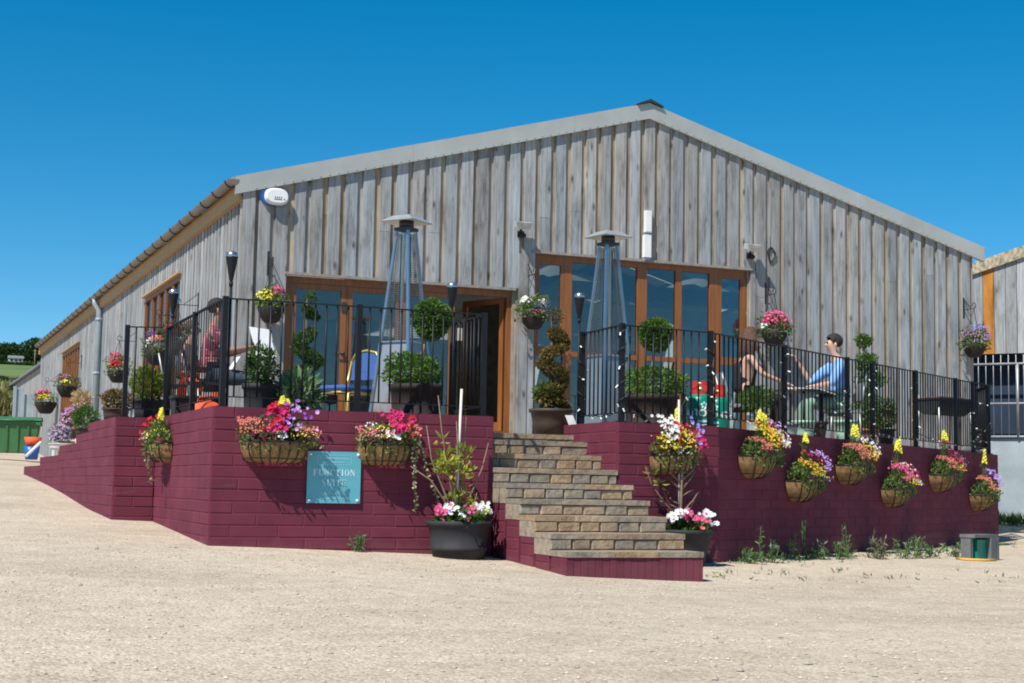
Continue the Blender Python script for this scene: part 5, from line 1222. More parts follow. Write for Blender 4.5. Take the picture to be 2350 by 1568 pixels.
    fs = [(i*n_+k_, (i+1)*n_+k_, (i+1)*n_+(k_+1) % n_, i*n_+(k_+1) % n_) for i in range(m_) for k_ in range(n_)]
    b.add(vs, fs, None, True)
    if long_hair:
        for u in range(15):
            a_ = PI*.42+PI*1.16*u/14; x0_, y0_ = hc.x+.092*math.cos(a_), hc.y+.080*math.sin(a_)
            b.tube([(x0_, y0_, hc.z+.02), (x0_-.012, y0_*1.1, hc.z-.14), (x0_-.02+.01*math.sin(u*2.1), y0_*1.15, hc.z-.27), (x0_-.01, y0_*1.0, hc.z-.36-.02*math.sin(u*1.7))], [.030, .034, .030, .008], 7)
    b.build('hair', hair, t)
    for s_ in (1, -1):
        b = MB(); b.ball(L(.118, .034*s_, 1.298), .0125, 8, 6); b.build('eye', 'hair_dark', t)
        b = MB(); b.ball(L(.03, .088*s_, 1.27), .028, 8, 6, sq=(.7, .35, 1.1)); b.build('ear', skin, t)
    b = MB(); b.ball(L(.118, 0, 1.213), .02, 8, 5, sq=(.45, 1.3, .35)); b.build('mouth', 'lips', t)
    return t
# man in the red checked shirt reading a menu
P = base_on(478, -4.35); P.x += .0
cafe_chair('grey terrace chair under the man in the red checked shirt', P+Vector((-.03, .0, 0)), R(-12), 'black_cloth')
person('man in a red checked shirt seated reading a white sheet', P, R(-12), 1.04, (((.16, .27, .80), (.40, .14, .86)), ((.17, -.29, .79), (.42, -.12, .86))), 'skin_dark', 'plaid', 'navy_cloth', 'hair_dark', .75, lean=.05)
t = thing('menu_sheet', 'white menu sheet held up by the man in the red checked shirt', 'paper', P+Vector((.56, -.14, .80)), R(-12))
b = MB(); b.obox((.02, -.02, .17), (.115, .03, -.01), (.001, -.003, 0), (-.05, .02, .17)); b.obox((.03, .03, .16), (.11, .05, -.02), (.001, -.003, 0), (-.02, .05, .16)); b.build('sheets', 'paper', t)
# second reader further back
P2 = base_on(418, -2.7)
cafe_chair('dark terrace chair under the reader beside the side window', P2, R(-15), 'black_cloth')
person('person in dark clothes seated behind the left railing with a white newspaper', P2, R(-15), .92, (((.16, .26, .76), (.40, .12, .72)), ((.17, -.27, .76), (.42, -.10, .72))), 'skin_dark', 'grey_cloth', 'orange', 'hair_brown', 1.4, lean=.10)
t = thing('newspaper', 'folded white newspaper slanting in the lap of the dark-clothed reader', 'newspaper', P2+Vector((.56, -.16, .56)), R(-15))
b = MB(); b.obox((0, .09, .13), (.03, .10, 0), (.002, 0, 0), (.10, 0, .16)); b.obox((.0, -.09, .13), (-.03, .10, 0), (.002, 0, 0), (.10, 0, .16)); b.build('sheets', 'paper', t)
q = base_on(470, -5.35); t = thing('orange_bag', 'bright orange soft bag slumped on the paving behind the left flank railing', 'bag', q)
b = MB(); b.lathe([(.001, 0), (.17, .0), (.21, .05), (.19, .12), (.14, .19), (.08, .22), (.001, .21)], n=18, sx=1.1, sy=.7); b.v = [(x+.03*math.sin(9*z+3*y), y+.025*math.sin(11*x+5*z), z*(1+.18*math.sin(6*x+2))) for x, y, z in b.v]; b.build('body', 'orange', t)
b = MB(); b.tube([(-.10, 0, .19), (-.07, -.02, .29), (.04, -.02, .30), (.08, 0, .19)], .012, 6); b.build('handle', 'orange', t)
q = base_on(446, -5.1); t = thing('floor_trough', 'low black trough on the paving behind the left flank railing', 'trough', q)
b = MB(); o_ = [(-.24, -.13, 0), (.24, -.13, 0), (.24, .13, 0), (-.24, .13, 0)]; b.prism(o_, (0, 0, .27)); b.box((-.26, -.15, .27), (.26, .15, .30)); b.build('body', 'rubber', t)
# woman and man at the table behind the right railing
PW = base_on(1702, -5.0); PM = base_on(1931, -3.75)
dv = (PM-PW); aw = math.atan2(dv.y, dv.x)
cafe_chair('grey metal terrace chair under the woman in the black top', PW, R(-18), 'galv')
person('seated woman with long brown hair in a black strappy top', PW, R(-18), 1.05, (((.36, .17, .90), (.22, .06, 1.12)), ((.19, -.27, .82), (.47, -.25, .72))), 'skin', 'black_cloth', 'black_cloth', 'hair_brown', .5, True, .12, True)
cafe_chair('grey-backed terrace chair under the man in the blue shirt', PM, R(163), 'galv', .46, .98)
person('seated man in a light blue shirt and green trousers, one hand raised', PM, R(163), 1.12, (((.20, .28, .76), (.36, .10, .74)), ((.33, -.25, .80), (.47, -.26, 1.03))), 'skin', 'shirt_blue', 'green_cloth', 'hair_dark', 1.15, lean=.10, shoe='pot_brown')
PT = PW.lerp(PM, .53); PT.z = fl(PT.y)
t = thing('terrace_table', 'small square dark table between the woman and the man in the blue shirt', 'table', PT, aw)
b = MB(); b.box((-.28, -.28, .69), (.28, .28, .72)); b.build('table_top', 'dark', t)
for x in (-.24, .24):
    for yy in (-.24, .24): b = MB(); b.tube([(x, yy, 0), (x, yy, .69)], .018, 8); b.build('leg', 'rail', t)
tt = thing('napkins', 'stack of white napkins and plates on the dark table', 'tableware', PT+Vector((0, -.10, .72)), R(0))
b = MB(); b.box((-.2, -.08, 0), (.0, .1, .03)); b.lathe([(.001, .005), (.07, .005), (.11, .02), (.11, .025), (.001, .012)], (.17, 0, 0), 20); b.build('pile', 'paper', tt)
mn = PM+Vector((-.40, .02, 0)); t = thing('menu_folder', 'brown menu folder with white edges on the lap of the man in blue', 'menu', mn+Vector((.0, -.10, .72)), R(163))
b = MB(); b.obox((0, 0, 0), (.16, 0, .05), (0, .22, 0), (-.002, 0, .006)); o_ = b.build('cover', 'barrel', t)
b = MB(); b.obox((0, 0, .012), (.165, 0, .052), (0, .225, 0), (-.001, 0, .003)); b.build('page', 'paper', t)

# gas bottles
def gas(label, px, y, h, half, txt, tx):
    P = base_on(px, y); k = px2m(P); rr = half/k; H = above(px, h[0], P)-P.z; Hr = above(px, h[1], P)-P.z
    t = thing('gas_bottle', label, 'gas bottle', P, 0, 'patio gas bottles'); 
    b = MB(); b.lathe([(.001, .0), (rr*.9, 0), (rr, .04), (rr, H-.09), (rr*.95, H-.045), (rr*.72, H-.008), (rr*.3, H), (.001, H)], n=32); body = b.build('cylinder', 'gas_green', t)
    b = MB(); n = 28; r0 = rr*.66
    for i in range(n):
        a0, a1 = 2*PI*i/n, 2*PI*(i+1)/n; am = (a0+a1)/2
        seg = [(H-.03, H+.03), (Hr-.045, Hr)] if math.sin(am) < -.55 or math.sin(am) > .6 else [(H-.03, Hr)]
        for (z0, z1) in seg:
            p = [(r0*math.cos(a0), r0*math.sin(a0), z0), (r0*math.cos(a1), r0*math.sin(a1), z0), (r0*math.cos(a1), r0*math.sin(a1), z1), (r0*math.cos(a0), r0*math.sin(a0), z1)]
            b.prism(p, (-.012*math.cos(am), -.012*math.sin(am), 0))
    b.build('collar', 'gas_red', t)
    b = MB(); b.lathe([(.02, H), (.028, H+.05), (.02, H+.09), (.001, H+.09)], n=12); b.build('valve', 'gold', t)
    camang = math.atan2(CAM[1]-P.y, CAM[0]-P.x)
    def text(s_, size, z, mat, off=0.0):
        cu = bpy.data.curves.new('txt', 'FONT'); cu.body = s_; cu.size = size; cu.align_x = 'CENTER'; cu.resolution_u = 2; cu.offset = size*.03
        o = bpy.data.objects.new('txt', cu); C.objects.link(o); bpy.context.view_layer.update()
        me = bpy.data.meshes.new_from_object(o.evaluated_get(bpy.context.evaluated_depsgraph_get())); bpy.data.objects.remove(o)
        for v in me.vertices:
            a = camang+off+v.co.x/rr; zz = v.co.y; v.co = Vector(((rr+.003)*math.cos(a), (rr+.003)*math.sin(a), z+zz))
        me.materials.append(MAT[mat]); o2 = bpy.data.objects.new('lettering', me); C.objects.link(o2); o2.parent = body
    text(txt, .125, H*.50, 'white', tx)
    b = MB()
    for row in range(2):
        for i in range(7):
            a = camang+tx-.35+i*.11; b.obox(((rr+.002)*math.cos(a), (rr+.002)*math.sin(a), H*.40-row*.05), (-.011*math.sin(a), .011*math.cos(a), 0), (.001*math.cos(a), .001*math.sin(a), 0), (0, 0, .014))
    b.build('small_print', 'letter', body)
    b = MB()
    for k_ in range(5):
        a = PI/2+2*PI*k_/5; c_ = camang+tx+.06; u, v = .028*math.cos(a), .028*math.sin(a); cc = c_+u/rr; b.obox(((rr+.002)*math.cos(cc), (rr+.002)*math.sin(cc), H*.75+v), (-.012*math.sin(cc), .012*math.cos(cc), 0), (.001*math.cos(cc), .001*math.sin(cc), 0), (0, 0, .012))
    b.build('emblem', 'letter', body)
gas('green gas bottle with a red collar and white lettering, left and slightly behind', 1607, -6.35, (905, 876), 31, 'PATIO GAS', .22)
gas('green gas bottle with a red collar, right one against the railing post', 1647, -6.30, (912, 884), 27, 'PATIO GAS', -.30)
# white card on the wall end
P = Vector((RC.x+.02, on_x(1312, 966, RC.x).y, ZB)); t = thing('white_card', 'small white card leaning at the foot of the steps-side railing post', 'card', P)
b = MB(); b.obox((-.03, 0, .05), (.04, -.02, 0), (.001, .002, 0), (-.025, 0, .055)); b.build('card', 'paper', t)
# black trough on a stand (right end of the terrace)
P = base_on(2168, -1.35); k = px2m(P); z0_ = above(2168, 950, P)-P.z; z1_ = above(2168, 920, P)-P.z
t = thing('barbecue_trough', 'long black half-round barbecue trough on metal legs near the right end of the terrace', 'barbecue', P, R(12))
b = MB(); n = 12; hl = 58/k; rr = (z1_-z0_)*1.15
prof = [(rr*math.cos(PI+PI*i/n), z1_+rr*math.sin(PI+PI*i/n)) for i in range(n+1)]
b.prism([(-hl, q_[0], q_[1]) for q_ in prof], (2*hl, 0, 0)); b.box((-hl-.02, -rr-.02, z1_), (hl+.02, rr+.02, z1_+.03)); b.build('bowl', 'pot_black', t)
b = MB(); b.box((-hl*.9, -rr*.85, z1_+.03), (hl*.55, rr*.85, z1_+.05)); b.build('coals', 'terracotta', t)
for x in (-hl*.92, hl*.92):
    for yy in (-.2, .2): b = MB(); b.tube([(x*1.05, yy*1.2, 0), (x, yy, z1_-.02)], .019, 8); b.build('leg', 'galv', t)

# ------------------------------------------------------------------ teal sign on the left wall
a_, c_ = on_front(705, 1035), on_front(824, 1156); SW = c_.x-a_.x; SH = a_.z-c_.z
sg = thing('wall_sign', 'teal sign reading FUNCTION SUITE fixed to the maroon wall between two baskets', 'sign', ((a_.x+c_.x)/2, DY-.02, (a_.z+c_.z)/2), 0)
b = MB(); b.cbox((0, 0, 0), (SW, .012, SH)); b.cbox((0, .010, 0), (SW-.03, .010, SH-.03)); b.build('panel', 'teal_sign', sg)
b = MB()
for i in (-1, 1):
    for j in (-1, 1): b.tube([(i*(SW/2-.028), -.006, j*(SH/2-.028)), (i*(SW/2-.028), -.016, j*(SH/2-.028))], .014, 12)
b.build('fixing_screw', 'white', sg)
GL = {'F': [('v',0,0,1),('h',1,0,1,.03),('h',.5,.0,.7,.03),('s',0),('t',1,1)], 'U': [('v',0,.2,1),('n',.86,.2,1),('a',)], 'N': [('n',0,0,1),('n',.88,0,1),('d',)], 'C': [('c',)], 'T': [('v',.38,0,1),('h',1,0,1,.03),('s',.38)], 'I': [('v',.15,0,1),('s',.15),('st',.15)], 'O': [('o',)], 'S': [('S',)], 'E': [('v',0,0,1),('h',1,0,1,.03),('h',.5,0,.75,.03),('h',0,0,1,.03)]}
def letter(b, ch, x, z, w_, h):
    TH, TN = w_*.26, w_*.09; y = -.0085
    def bx(x0, x1, z0, z1): b.box((x+x0*w_, y, z+z0*h), (x+x0*w_+x1, y+.002, z+z0*h+z1))
    def arc(a0, a1, n=14, cx=.5, cz=.5, rx=.5, rz_=.5):
        prev = None
        for i in range(n+1):
            a = a0+(a1-a0)*i/n; th = TN+(TH-TN)*abs(math.cos(a))**1.3
            po = (x+(cx+rx*math.cos(a))*w_, z+(cz+rz_*math.sin(a))*h); pi_ = (x+(cx+(rx-th/w_)*math.cos(a))*w_, z+(cz+(rz_-max(TN, th*.35)/h)*math.sin(a))*h)
            if prev: b.prism([(prev[0][0], y, prev[0][1]), (po[0], y, po[1]), (pi_[0], y, pi_[1]), (prev[1][0], y, prev[1][1])], (0, .002, 0))
            prev = (po, pi_)
    if ch in 'FETI':
        x0 = {'F': .12, 'E': .12, 'T': .37, 'I': .37}[ch]; bx(x0, TH, 0, h)
        b.box((x+(x0-.12)*w_, y-.0006, z), (x+(x0+.12)*w_+TH, y+.0014, z+TN))
        if ch == 'I': b.box((x+(x0-.12)*w_, y-.0006, z+h-TN), (x+(x0+.12)*w_+TH, y+.0014, z+h))
        if ch in 'FE': b.box((x, y-.0006, z+h-TN), (x+w_*.9, y+.0014, z+h)); b.box((x+.2*w_, y-.0006, z+h*.5-TN/2), (x+w_*.68, y+.0014, z+h*.5+TN/2)); b.box((x+w_*.9-TN*1.2, y-.0007, z+h*.74), (x+w_*.9, y+.0013, z+h)); b.box((x+w_*.66-TN, y-.0007, z+h*.38), (x+w_*.66, y+.0013, z+h*.62))
        if ch == 'E': b.box((x, y-.0006, z), (x+w_*.95, y+.0014, z+TN)); b.box((x+w_*.95-TN*1.2, y-.0007, z), (x+w_*.95, y+.0013, z+h*.26))
        if ch == 'T': b.box((x, y-.0006, z+h-TN), (x+w_, y+.0014, z+h)); b.box((x, y-.0007, z+h*.74), (x+TN*1.2, y+.0013, z+h)); b.box((x+w_-TN*1.2, y-.0007, z+h*.74), (x+w_, y+.0013, z+h))
    if ch == 'U': bx(.05, TH, .3, h*.7); bx(.84, TN, .3, h*.7); arc(PI, 2*PI, 12, .48, .3, .43, .3); b.box((x-.06*w_, y-.0006, z+h-TN), (x+.42*w_, y+.0014, z+h)); b.box((x+.72*w_, y-.0006, z+h-TN), (x+1.04*w_, y+.0014, z+h))
    if ch == 'N':
        bx(.08, TN, 0, h); bx(.86, TN, 0, h); b.prism([(x, y-.0005, z+h), (x+TH*1.25, y-.0005, z+h), (x+.86*w_+TN, y-.0005, z), (x+.86*w_+TN-TH*.55, y-.0005, z)], (0, .002, 0))
        b.box((x-.05*w_, y-.0006, z), (x+.30*w_, y+.0014, z+TN)); b.box((x+.72*w_, y-.0006, z+h-TN), (x+1.06*w_, y+.0014, z+h))
    if ch == 'C': arc(R(42), R(318), 20); b.box((x+.84*w_, y-.0006, z+h*.68), (x+.84*w_+TN, y+.0014, z+h*.98))
    if ch == 'O': arc(0, 2*PI, 26)
    if ch == 'S':
        pts = [(.80, .80), (.62, .95), (.36, .97), (.16, .82), (.18, .64), (.42, .53), (.66, .44), (.84, .28), (.76, .09), (.5, .02), (.24, .05), (.10, .22)]; wd = [.05, .06, .09, .15, .2, .24, .24, .2, .14, .09, .06, .05]
        for i in range(len(pts)-1):
            (x0, z0), (x1, z1) = pts[i], pts[i+1]; b.bar((x+x0*w_, y+.001, z+z0*h), (x+x1*w_, y+.001, z+z1*h), w_*(wd[i]+wd[i+1])/2*.9, .002, up=(0, 1, 0))
def word(b, s_, cx, z, w_, h, gap):
    ws = [w_*(.52 if c == 'I' else 1) for c in s_]; tot = sum(ws)+gap*(len(s_)-1); x = cx-tot/2
    for c, q_ in zip(s_, ws): letter(b, c, x-(w_*.24 if c == 'I' else 0), z, w_, h); x += q_+gap
b = MB(); word(b, 'FUNCTION', 0, SH*.030, SW*.085, SH*.125, SW*.020); word(b, 'SUITE', -SW*.0, -SH*.165, SW*.082, SH*.125, SW*.022); b.build('lettering', 'letter', sg)
b = MB(); X, Z0, Z1_ = SW*.32, SH*.235, SH*.425; tn = .006
b.box((-X, -.008, Z1_-tn), (X, -.0062, Z1_)); b.box((-X, -.008, Z0), (X, -.0062, Z0+tn)); b.box((-X, -.0081, Z0), (-X+tn, -.0063, Z1_)); b.box((X-tn, -.0081, Z0), (X, -.0063, Z1_))
lr = random.Random(8)
def blurline(z, x0, x1, h):
    x = x0
    while x < x1: q_ = lr.uniform(.007, .014); b.box((x, -.008, z), (min(x1, x+q_), -.0062, z+h*lr.uniform(.7, 1))); x += q_+.006
blurline(SH*.345, -X*.86, X*.86, .026); blurline(SH*.275, -X*.62, X*.62, .020); blurline(-SH*.335, -SW*.23, SW*.23, .028); blurline(-SH*.425, -SW*.25, SW*.25, .024)
b.build('faint_lettering', 'letter_dim', sg)

# ------------------------------------------------------------------ weeds, hose and block along the right wall
WD = [(1745, 1290, .55, 'tall weed with upright stems near the left end of the shaded wall'), (1772, 1292, .35, 'short bushy weed third along the shaded wall'), (1722, 1295, .22, 'smallest tuft of weed close to the wall corner'), (1843, 1282, .62, 'tallest weed with a flowering tip under the low lilac basket'), (1815, 1285, .42, 'mid-height weed left of the tallest weed'), (1880, 1284, .26, 'low spreading weed right of the tallest weed'), (1945, 1282, .55, 'single leafy weed stem under the white and coral basket'), (1925, 1284, .28, 'low weed clump at the foot of the single stem'), (2005, 1282, .48, 'wiry greyish weed clump in the middle of the shaded wall'), (2025, 1284, .34, 'bright green weed beside the wiry grey clump'), (2075, 1283, .36, 'dense green weed under the coral and scarlet basket'), (2110, 1282, .34, 'weed patch right of the dense green weed'), (2140, 1281, .26, 'low weed under the long gap before the concrete block'), (2188, 1278, .24, 'little weed left of the concrete block'), (818, 1262, .24, 'lone thin weed growing at the foot of the left wall below the sign')]
for i, (px, py, h, lab) in enumerate(WD):
    d = ray(px, py); Z = -1.72
    for _ in range(6): q = CAM+d*((Z-CAM[2])/d[2]); Z = gz(q[0], q[1])
    if px < 1000: q = np.array([*on_front(px, py)]); q[1] = DY-.09; Z = gz(q[0], q[1])
    r = random.Random(100+i); t = thing('weed', lab, 'weed', (q[0], q[1], Z), 0, 'weeds at the foot of the walls')
    b = MB(); cols = G_GREY+G_BOX if 'grey' not in lab else ((.14,.16,.09),(.2,.2,.13)); stems(b, (q[0], q[1], Z-.01), h*.72, 3 if h > .4 else 6, .07 if h > .4 else .16, r, cols, .075)
    if px > 1000: bush(b, (q[0], q[1], Z+.03), (.15, .10, .07), 45, cols, r, .05, .02, .5, .2, .6, Z)
    b.build('foliage', 'leaf', t, True)
b = MB(); r = random.Random(44)
for i in range(800):
    u = r.random(); P_ = RR.lerp(EN, u)-nr2*abs(r.gauss(.12, .30)) if r.random() < .8 else Vector((r.uniform(2.6, 6.5), r.uniform(-9.6, -8.2), 0))
    if r.random() < .15: P_ = Vector((r.uniform(13, 18), r.uniform(-2.5, 2.5), 0))
    z = gz(P_.x, P_.y) if i % 1 == 0 else 0
    s_ = math.sin(P_.x*7)+math.sin(P_.y*9+P_.x*3)
    if s_ < .2: continue
    for _ in range(3): leaf(b, (P_.x+r.uniform(-.05, .05), P_.y+r.uniform(-.05, .05), z), rdir(r)*.8+Vector((0, 0, .7)), .06*r.uniform(.5, 1.2), .015, jit(r.choice(G_MIX+G_GREY), r), r)
tag(b.build('ground_weeds', 'leaf'), kind='stuff')
def on_ground(px, py):
    d = ray(px, py); Z = -1.7
    for _ in range(12): q = CAM+d*((Z-CAM[2])/d[2]); Z = .5*Z+.5*gz(q[0], q[1])
    return Vector((q[0], q[1], gz(q[0], q[1])))
P = on_ground(2262, 1285); k = px2m(P)
t = thing('concrete_block', 'grey hollow concrete block lying by the far end of the shaded wall', 'concrete block', P, R(20))
b = MB(); b.box((-.03, -.10, -.02), (.09, .12, .29)); b.box((.11, -.101, -.02), (.16, .12, .288)); b.box((.088, -.099, .24), (.112, .119, .286)); b.box((-.40, -.09, .285), (.158, .13, .325)); b.box((-.39, -.02, -.02), (-.33, .12, .284)); b.build('block', 'block_grey', t)
t = thing('green_container', 'small dark green container under the concrete slab', 'container', P+Vector((-.17, -.02, 0)), R(20))
b = MB(); b.prism([(-.10, -.08, 0), (.12, -.08, 0), (.12, .10, 0), (-.10, .10, 0)], (0, 0, .26)); b.box((-.11, -.09, .22), (.13, .11, .25)); b.build('body', 'gas_green', t)
pts = []
for (px, py) in ((2195, 1284), (2215, 1287), (2240, 1288), (2262, 1289), (2285, 1288)): q = on_ground(px, py); pts.append(q+Vector((0, 0, .015)))
b = MB(); b.tube(pts, .018, 6); tag(b.build('hose', 'hose'), 'yellow hose lying on the gravel in front of the concrete block', 'hose')

# ------------------------------------------------------------------ second barn on the right
U = Vector((.6, -.8, 0)); NB = Vector((-.8, -.6, 0))
def on_plane(px, py, Q, n2):
    d = ray(px, py); t_ = ((Q.x-CAM[0])*n2.x+(Q.y-CAM[1])*n2.y)/(d[0]*n2.x+d[1]*n2.y); return Vector(CAM+d*t_)
Q0 = Vector((17.0, 3.4, 0)); sb = thing('boarded_barn', 'second barn at the right edge with a lichened roof edge and barred opening', 'barn', (17, 3.4, -1.4))
def s_of(P_): return (P_-Q0).dot(U)
pL = on_plane(2231, 632, Q0, NB); pR = on_plane(2348, 592, Q0, NB); sA, sB = -3.6, 5.5
slope = (pR.z-pL.z)/(s_of(pR)-s_of(pL)); zr = lambda s_: pL.z+slope*(s_-s_of(pL))
zb0 = on_plane(2300, 812, Q0, NB).z; zc = on_plane(2320, 1006, Q0, NB).z; zm1 = on_plane(2300, 836, Q0, NB).z; zm2 = on_plane(2300, 927, Q0, NB).z
def PL(s_, n_, z): q = Q0+U*s_+NB*n_; return Vector((q.x, q.y, z))
def sbox(b, s0, s1, n0, n1, z0, z1, col=None): b.add([PL(s0,n0,z0), PL(s1,n0,z0), PL(s1,n1,z0), PL(s0,n1,z0), PL(s0,n0,z1), PL(s1,n0,z1), PL(s1,n1,z1), PL(s0,n1,z1)], [(0,1,2,3),(7,6,5,4),(4,5,1,0),(5,6,2,1),(6,7,3,2),(7,4,0,3)], col)
b = MB(); s_ = sA; r = random.Random(77); so_ = s_of(on_plane(2268, 700, Q0, NB))
while s_ < sB:
    c = bcol(r, 0); 
    if s_ <= so_ < s_+.235: c = (.46, .19, .035)
    z1 = min(zr(s_), zr(s_+.235)); b.add([PL(s_,0,zb0), PL(s_+.225,0,zb0), PL(s_+.225,.03,zb0), PL(s_,.03,zb0), PL(s_,0,zr(s_)), PL(s_+.225,0,zr(s_+.225)), PL(s_+.225,.03,zr(s_+.225)), PL(s_,.03,zr(s_))], [(0,1,2,3),(7,6,5,4),(4,5,1,0),(5,6,2,1),(6,7,3,2),(7,4,0,3)], c)
    s_ += .235
b.build('cladding', 'clad', sb, True)
b = MB(); sbox(b, sA, sB, -.3, -.02, zb0-.0, zb0+.12); sbox(b, sA, sB, -6, -5.9, -2, zr(sA)-.3); b.add([PL(sA,-.01,zb0), PL(sB,-.01,zb0), PL(sB,-.01,zr(sB)), PL(sA,-.01,zr(sA))], [(0,1,2,3)]); b.build('inner_wall', 'dark', sb, True)
b = MB(); b.add([PL(sA,.10,zr(sA)-.01), PL(sB,.10,zr(sB)-.01), PL(sB,.10,zr(sB)+.24), PL(sA,.10,zr(sA)+.24), PL(sA,-6,zr(sA)-.01), PL(sB,-6,zr(sB)-.01), PL(sB,-6,zr(sB)+.24), PL(sA,-6,zr(sA)+.24)], [(3,2,1,0),(4,5,6,7),(2,3,7,6),(0,1,5,4),(3,0,4,7),(1,2,6,5)]); b.build('roof', 'lichen', sb, True)
b = MB(); sbox(b, sA, sB, -.2, 0, -2.2, zc-.02); b.build('concrete_wall', 'concrete', sb, True)
b = MB(); sbox(b, sA, sB, -.5, -.47, zc-.1, zb0+.2); b.build('blue_sheeting', 'blue_sheet', sb, True)
b = MB()
for zz in (zm1, zm2, zc+.03): b.tube([PL(sA, .04, zz), PL(sB, .04, zz)], .028, 8)
for px in (2337,): b.tube([PL(s_of(on_plane(px, 900, Q0, NB)), .05, zc), PL(s_of(on_plane(px, 900, Q0, NB)), .05, zm1+.02)], .03, 8)
b.build('gate_frame', 'galv', sb, True)
s_ = sA; bm = None
while s_ < sB:
    if bm is None: b = MB(); b.tube([(0,0,0), (0,0,1)], .008, 6); o = b.build('bar', 'galv', sb); bm = o.data
    else: o = bpy.data.objects.new('bar', bm); C.objects.link(o); o.parent = sb
    o.location = PL(s_, .04, zc+.02)-sb.location; o.scale = (1, 1, zb0-zc-.05); s_ += .155
b = MB(); r = random.Random(5)
for i in range(1500):
    q = PL(r.uniform(sA, sB), r.uniform(.02, 1.1), 0); z = gz(q.x, q.y)
    for _ in range(2): leaf(b, (q.x, q.y, z-.01), (r.uniform(-.4, .4), r.uniform(-.4, .4), 1), r.uniform(.12, .34), .03, jit(r.choice(G_MIX), r), r)
tag(b.build('grass_verge', 'leaf'), kind='stuff')

# ------------------------------------------------------------------ far left: bin, bucket, screen, field edge, trees, house
P = Vector((-1.95, 19.6, 0)); P = Vector(on_y(28, 1050, 19.6)); P.z = above(28, 1054, P); k = px2m(P)
t = thing('wheelie_bin', 'large green four-wheeled waste bin against the far side of the barn', 'bin', P, R(-8)); Hb = (1054-968)/k; hw = 58/k
b = MB(); lo = [(-hw*.82, -.42, .16), (hw*.82, -.42, .16), (hw*.82, .42, .16), (-hw*.82, .42, .16)]; hi = [(-hw, -.5, Hb), (hw, -.5, Hb), (hw, .5, Hb), (-hw, .5, Hb)]
b.add(lo+hi, [(0,3,2,1),(4,5,6,7),(0,1,5,4),(1,2,6,5),(2,3,7,6),(3,0,4,7)]); b.box((-hw-.03, -.53, Hb-.09), (hw+.03, .53, Hb-.002))
for x in (-.6, -.2, .2, .6): b.obox((x*hw, -.47, Hb*.55), (.025, 0, 0), (0, .02, 0), (0, -.035, Hb*.33))
b.build('body', 'bin', t)
b = MB(); n = 8; p = [(-.55+1.1*i/n, Hb+.02+.11*math.sin(PI*i/n)) for i in range(n+1)]; b.prism([(-hw-.05, q_[0], q_[1]) for q_ in p], (2*hw+.1, 0, 0)); b.tube([(-hw*.8, -.57, Hb+.02), (hw*.8, -.57, Hb+.02)], .02, 6); b.build('lid', 'bin', t)
for x in (-.75, .75):
    for yy in (-.38, .38): b = MB(); b.tube([(x*hw-.03, yy, .09), (x*hw+.03, yy, .09)], .09, 12); b.build('wheel', 'rubber', t)
P = Vector(on_y(72, 1050, 18.6)); P.z = above(72, 1055, P); t = thing('bucket', 'blue bucket standing by the green bin', 'bucket', P); b = MB(); b.lathe([(.001, 0), (.15, 0), (.20, .33), (.19, .33), (.14, .03), (.001, .03)], n=18); b.build('pail', 'blue_plastic', t); b = MB(); b.tube([(-.2, 0, .32), (-.1, -.1, .42), (.1, -.1, .42), (.2, 0, .32)], .008, 5); b.build('handle', 'galv', t)
P3 = P+Vector((.02, .02, .35)); t = thing('red_tub', 'red plastic tub stacked in the blue bucket', 'tub', P3); b = MB(); b.lathe([(.001, 0), (.17, 0), (.22, .22), (.205, .22), (.16, .02), (.001, .02)], n=18); b.build('body', 'orange', t)
P = Vector(on_y(83, 1052, 17.4)); P.z = above(83, 1053, P); b = MB(); b.tube([(P.x-.25, P.y, P.z+.05), (P.x+.1, P.y, P.z+.42)], .035, 8); tag(b.build('white_pipe', 'white'), 'short white pipe leaning by the blue bucket', 'pipe')
P = Vector(on_x(148, 1030, -1.75)); P.z = above(148, 1042, P); t = thing('white_stand', 'white metal stand beside the pale trough on the left wall', 'stand', P)
b = MB()
for x in (-.2, .2): b.bar((x, 0, -.3), (x, 0, .5), .04)
b.bar((-.2, 0, .25), (.2, 0, .25), .03); b.bar((-.2, 0, .48), (.2, 0, .48), .03); b.build('frame', 'white', t)
# grey screen fence beyond the bin
t = thing('screen_fence', 'grey panel fence across the yard beyond the green bin', 'fence', (-3, 33, -.3))
for (x0, x1, zz, mat) in ((52, 74, 905, 'concrete'), (33, 55, 892, 'pipe')):
    q0, q1 = on_y(x0, 930, 33), on_y(x1, 930, 33); zt_ = above(x0, zz, q0); b = MB(); b.box((q0.x, 33, -.6), (q1.x, 33.06, zt_)); b.box((q0.x-.05, 32.95, -.6), (q0.x+.05, 33.1, zt_+.08)); b.build('panel', mat, t, True)
b = MB(); r = random.Random(6)
for i in range(3500):
    q = on_y(r.uniform(-40, 34), 930, r.uniform(44, 50)); zt_ = gz(q.x, q.y); h_ = r.uniform(.9, 1.6)
    z = zt_+h_*r.uniform(.0, .9); leaf(b, (q.x, q.y, z), (r.uniform(-.5, .5), r.uniform(-.5, .5), 1), r.uniform(.25, .5), .07, jit(r.choice(((.26,.24,.09),(.34,.29,.13),(.14,.18,.05))), r), r)
tag(b.build('tall_crop', 'leaf'), kind='stuff')
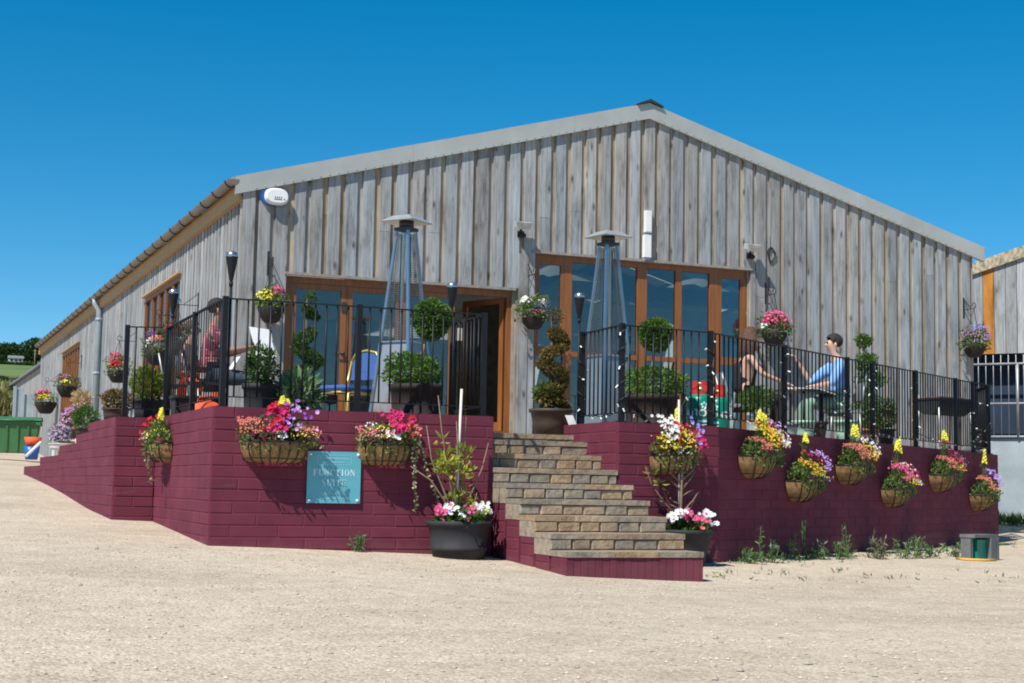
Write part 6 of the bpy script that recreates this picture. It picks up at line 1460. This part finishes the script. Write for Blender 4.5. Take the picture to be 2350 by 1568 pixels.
# hedge and trees on the rise
def tree(label, px, pybase, pytop, y, wpx, seed, name='deciduous_tree'):
    r = random.Random(seed); P = Vector(on_y(px, pybase, y)); P.z = gz(P.x, P.y); k = px2m(P); H = above(px, pytop, P)-P.z; wd = wpx/k
    t = thing(name, label, 'tree', P, 0, 'trees on the far rise')
    b = MB(); b.tube([P-Vector((0,0,.5)), P+Vector((.1, 0, H*.3)), P+Vector((0, 0, H*.62))], [.42, .30, .12], 8)
    for _ in range(6):
        a = r.uniform(0, 6.3); b.tube([P+Vector((0, 0, H*r.uniform(.25, .45))), P+Vector((wd*.28*math.cos(a), wd*.28*math.sin(a), H*r.uniform(.5, .75)))], [.16, .04], 6)
    b.build('trunk', 'bark_dark', t, True)
    b = MB()
    for c_ in range(14):
        a = r.uniform(0, 6.3); q = r.uniform(0, .36)*wd; zz = H*r.uniform(.22, .84); s_ = (1-.5*abs(zz/H-.5))
        bush(b, P+Vector((q*math.cos(a), q*math.sin(a), zz)), (wd*.24*s_, wd*.24*s_, H*.19), 150, G_DARK+((.05,.09,.03),), r, 1.0, .7, .4, .2, .2)
    b.build('crown', 'leaf', t, True)
tree('broad dark tree at the left edge of the skyline', 10, 846, 786, 560, 84, 1)
tree('rounded dark tree standing just left of the barn eave', 82, 846, 777, 550, 70, 2)
tree('lower dark tree filling the gap between the two skyline trees', 46, 846, 806, 580, 60, 3)
tree('dark tree half hidden behind the far end of the barn', 118, 846, 790, 590, 66, 4)
tree('tree beyond the left edge of the frame on the rise', -30, 842, 795, 570, 44, 5)
def hedge(label, px0, px1, py0, py1, y, seed, cols=G_DARK):
    r = random.Random(seed); q0, q1 = on_y(px0, py0, y), on_y(px1, py0, y); t = thing('hedge', label, 'hedge', (q0.x, y, gz(q0.x, y)), 0, 'hedges on the far slope'); b = MB(); n = 2600
    for i in range(n):
        u = r.random(); x = q0.x+(q1.x-q0.x)*u; z0 = gz(x, y); h_ = max(.8, above(px0, py1, Vector((q0.x, y, 0)))-z0)*(1+.15*math.sin(x*.9)+.1*math.sin(x*2.3))
        leaf(b, (x, y+r.uniform(-1.2, 1.2), z0+h_*r.random()**.7), rdir(r), r.uniform(.4, .8), .4, jit(r.choice(cols), r), r)
    b.build('foliage', 'leaf', t, True)
hedge('dark hedge below the skyline trees and the house', -40, 120, 852, 838, 498, 12)
hedge('lower dark hedge between the pale meadow and the green field', -40, 110, 893, 880, 300, 13)
P = Vector(on_y(36, 841, 545)); P.z = gz(P.x, P.y); k = px2m(P)
t = thing('house', 'small pale bungalow with a slate roof below the skyline trees', 'house', P); hz = 1.7
b = MB(); b.box((-2.4, 0, -2), (2.4, 4, hz)); b.build('wall', 'house_wall', t)
b = MB(); b.prism([(-2.7, -.4, hz-.05), (-2.7, 2, hz+1.0), (-2.7, 4.4, hz-.05)], (5.4, 0, 0)); b.build('roof', 'slate', t)
for x in (-1.9, -.4, 1.0): b = MB(); b.box((x, -.06, hz-1.1), (x+.8, -.01, hz-.35)); b.build('window', 'dark', t)
q = Vector(on_y(79, 840, 420)); q.z = gz(q.x, q.y); zt_ = above(79, 802, q); t = thing('utility_pole', 'thin utility pole on the slope left of the barn', 'pole', q)
b = MB(); b.tube([(0, 0, -.3), (0, 0, zt_-q.z)], .14, 8); b.build('pole', 'bark', t); b = MB(); b.bar((-.7, 0, zt_-q.z-.4), (.7, 0, zt_-q.z-.4), .12); b.build('cross_arm', 'bark', t)
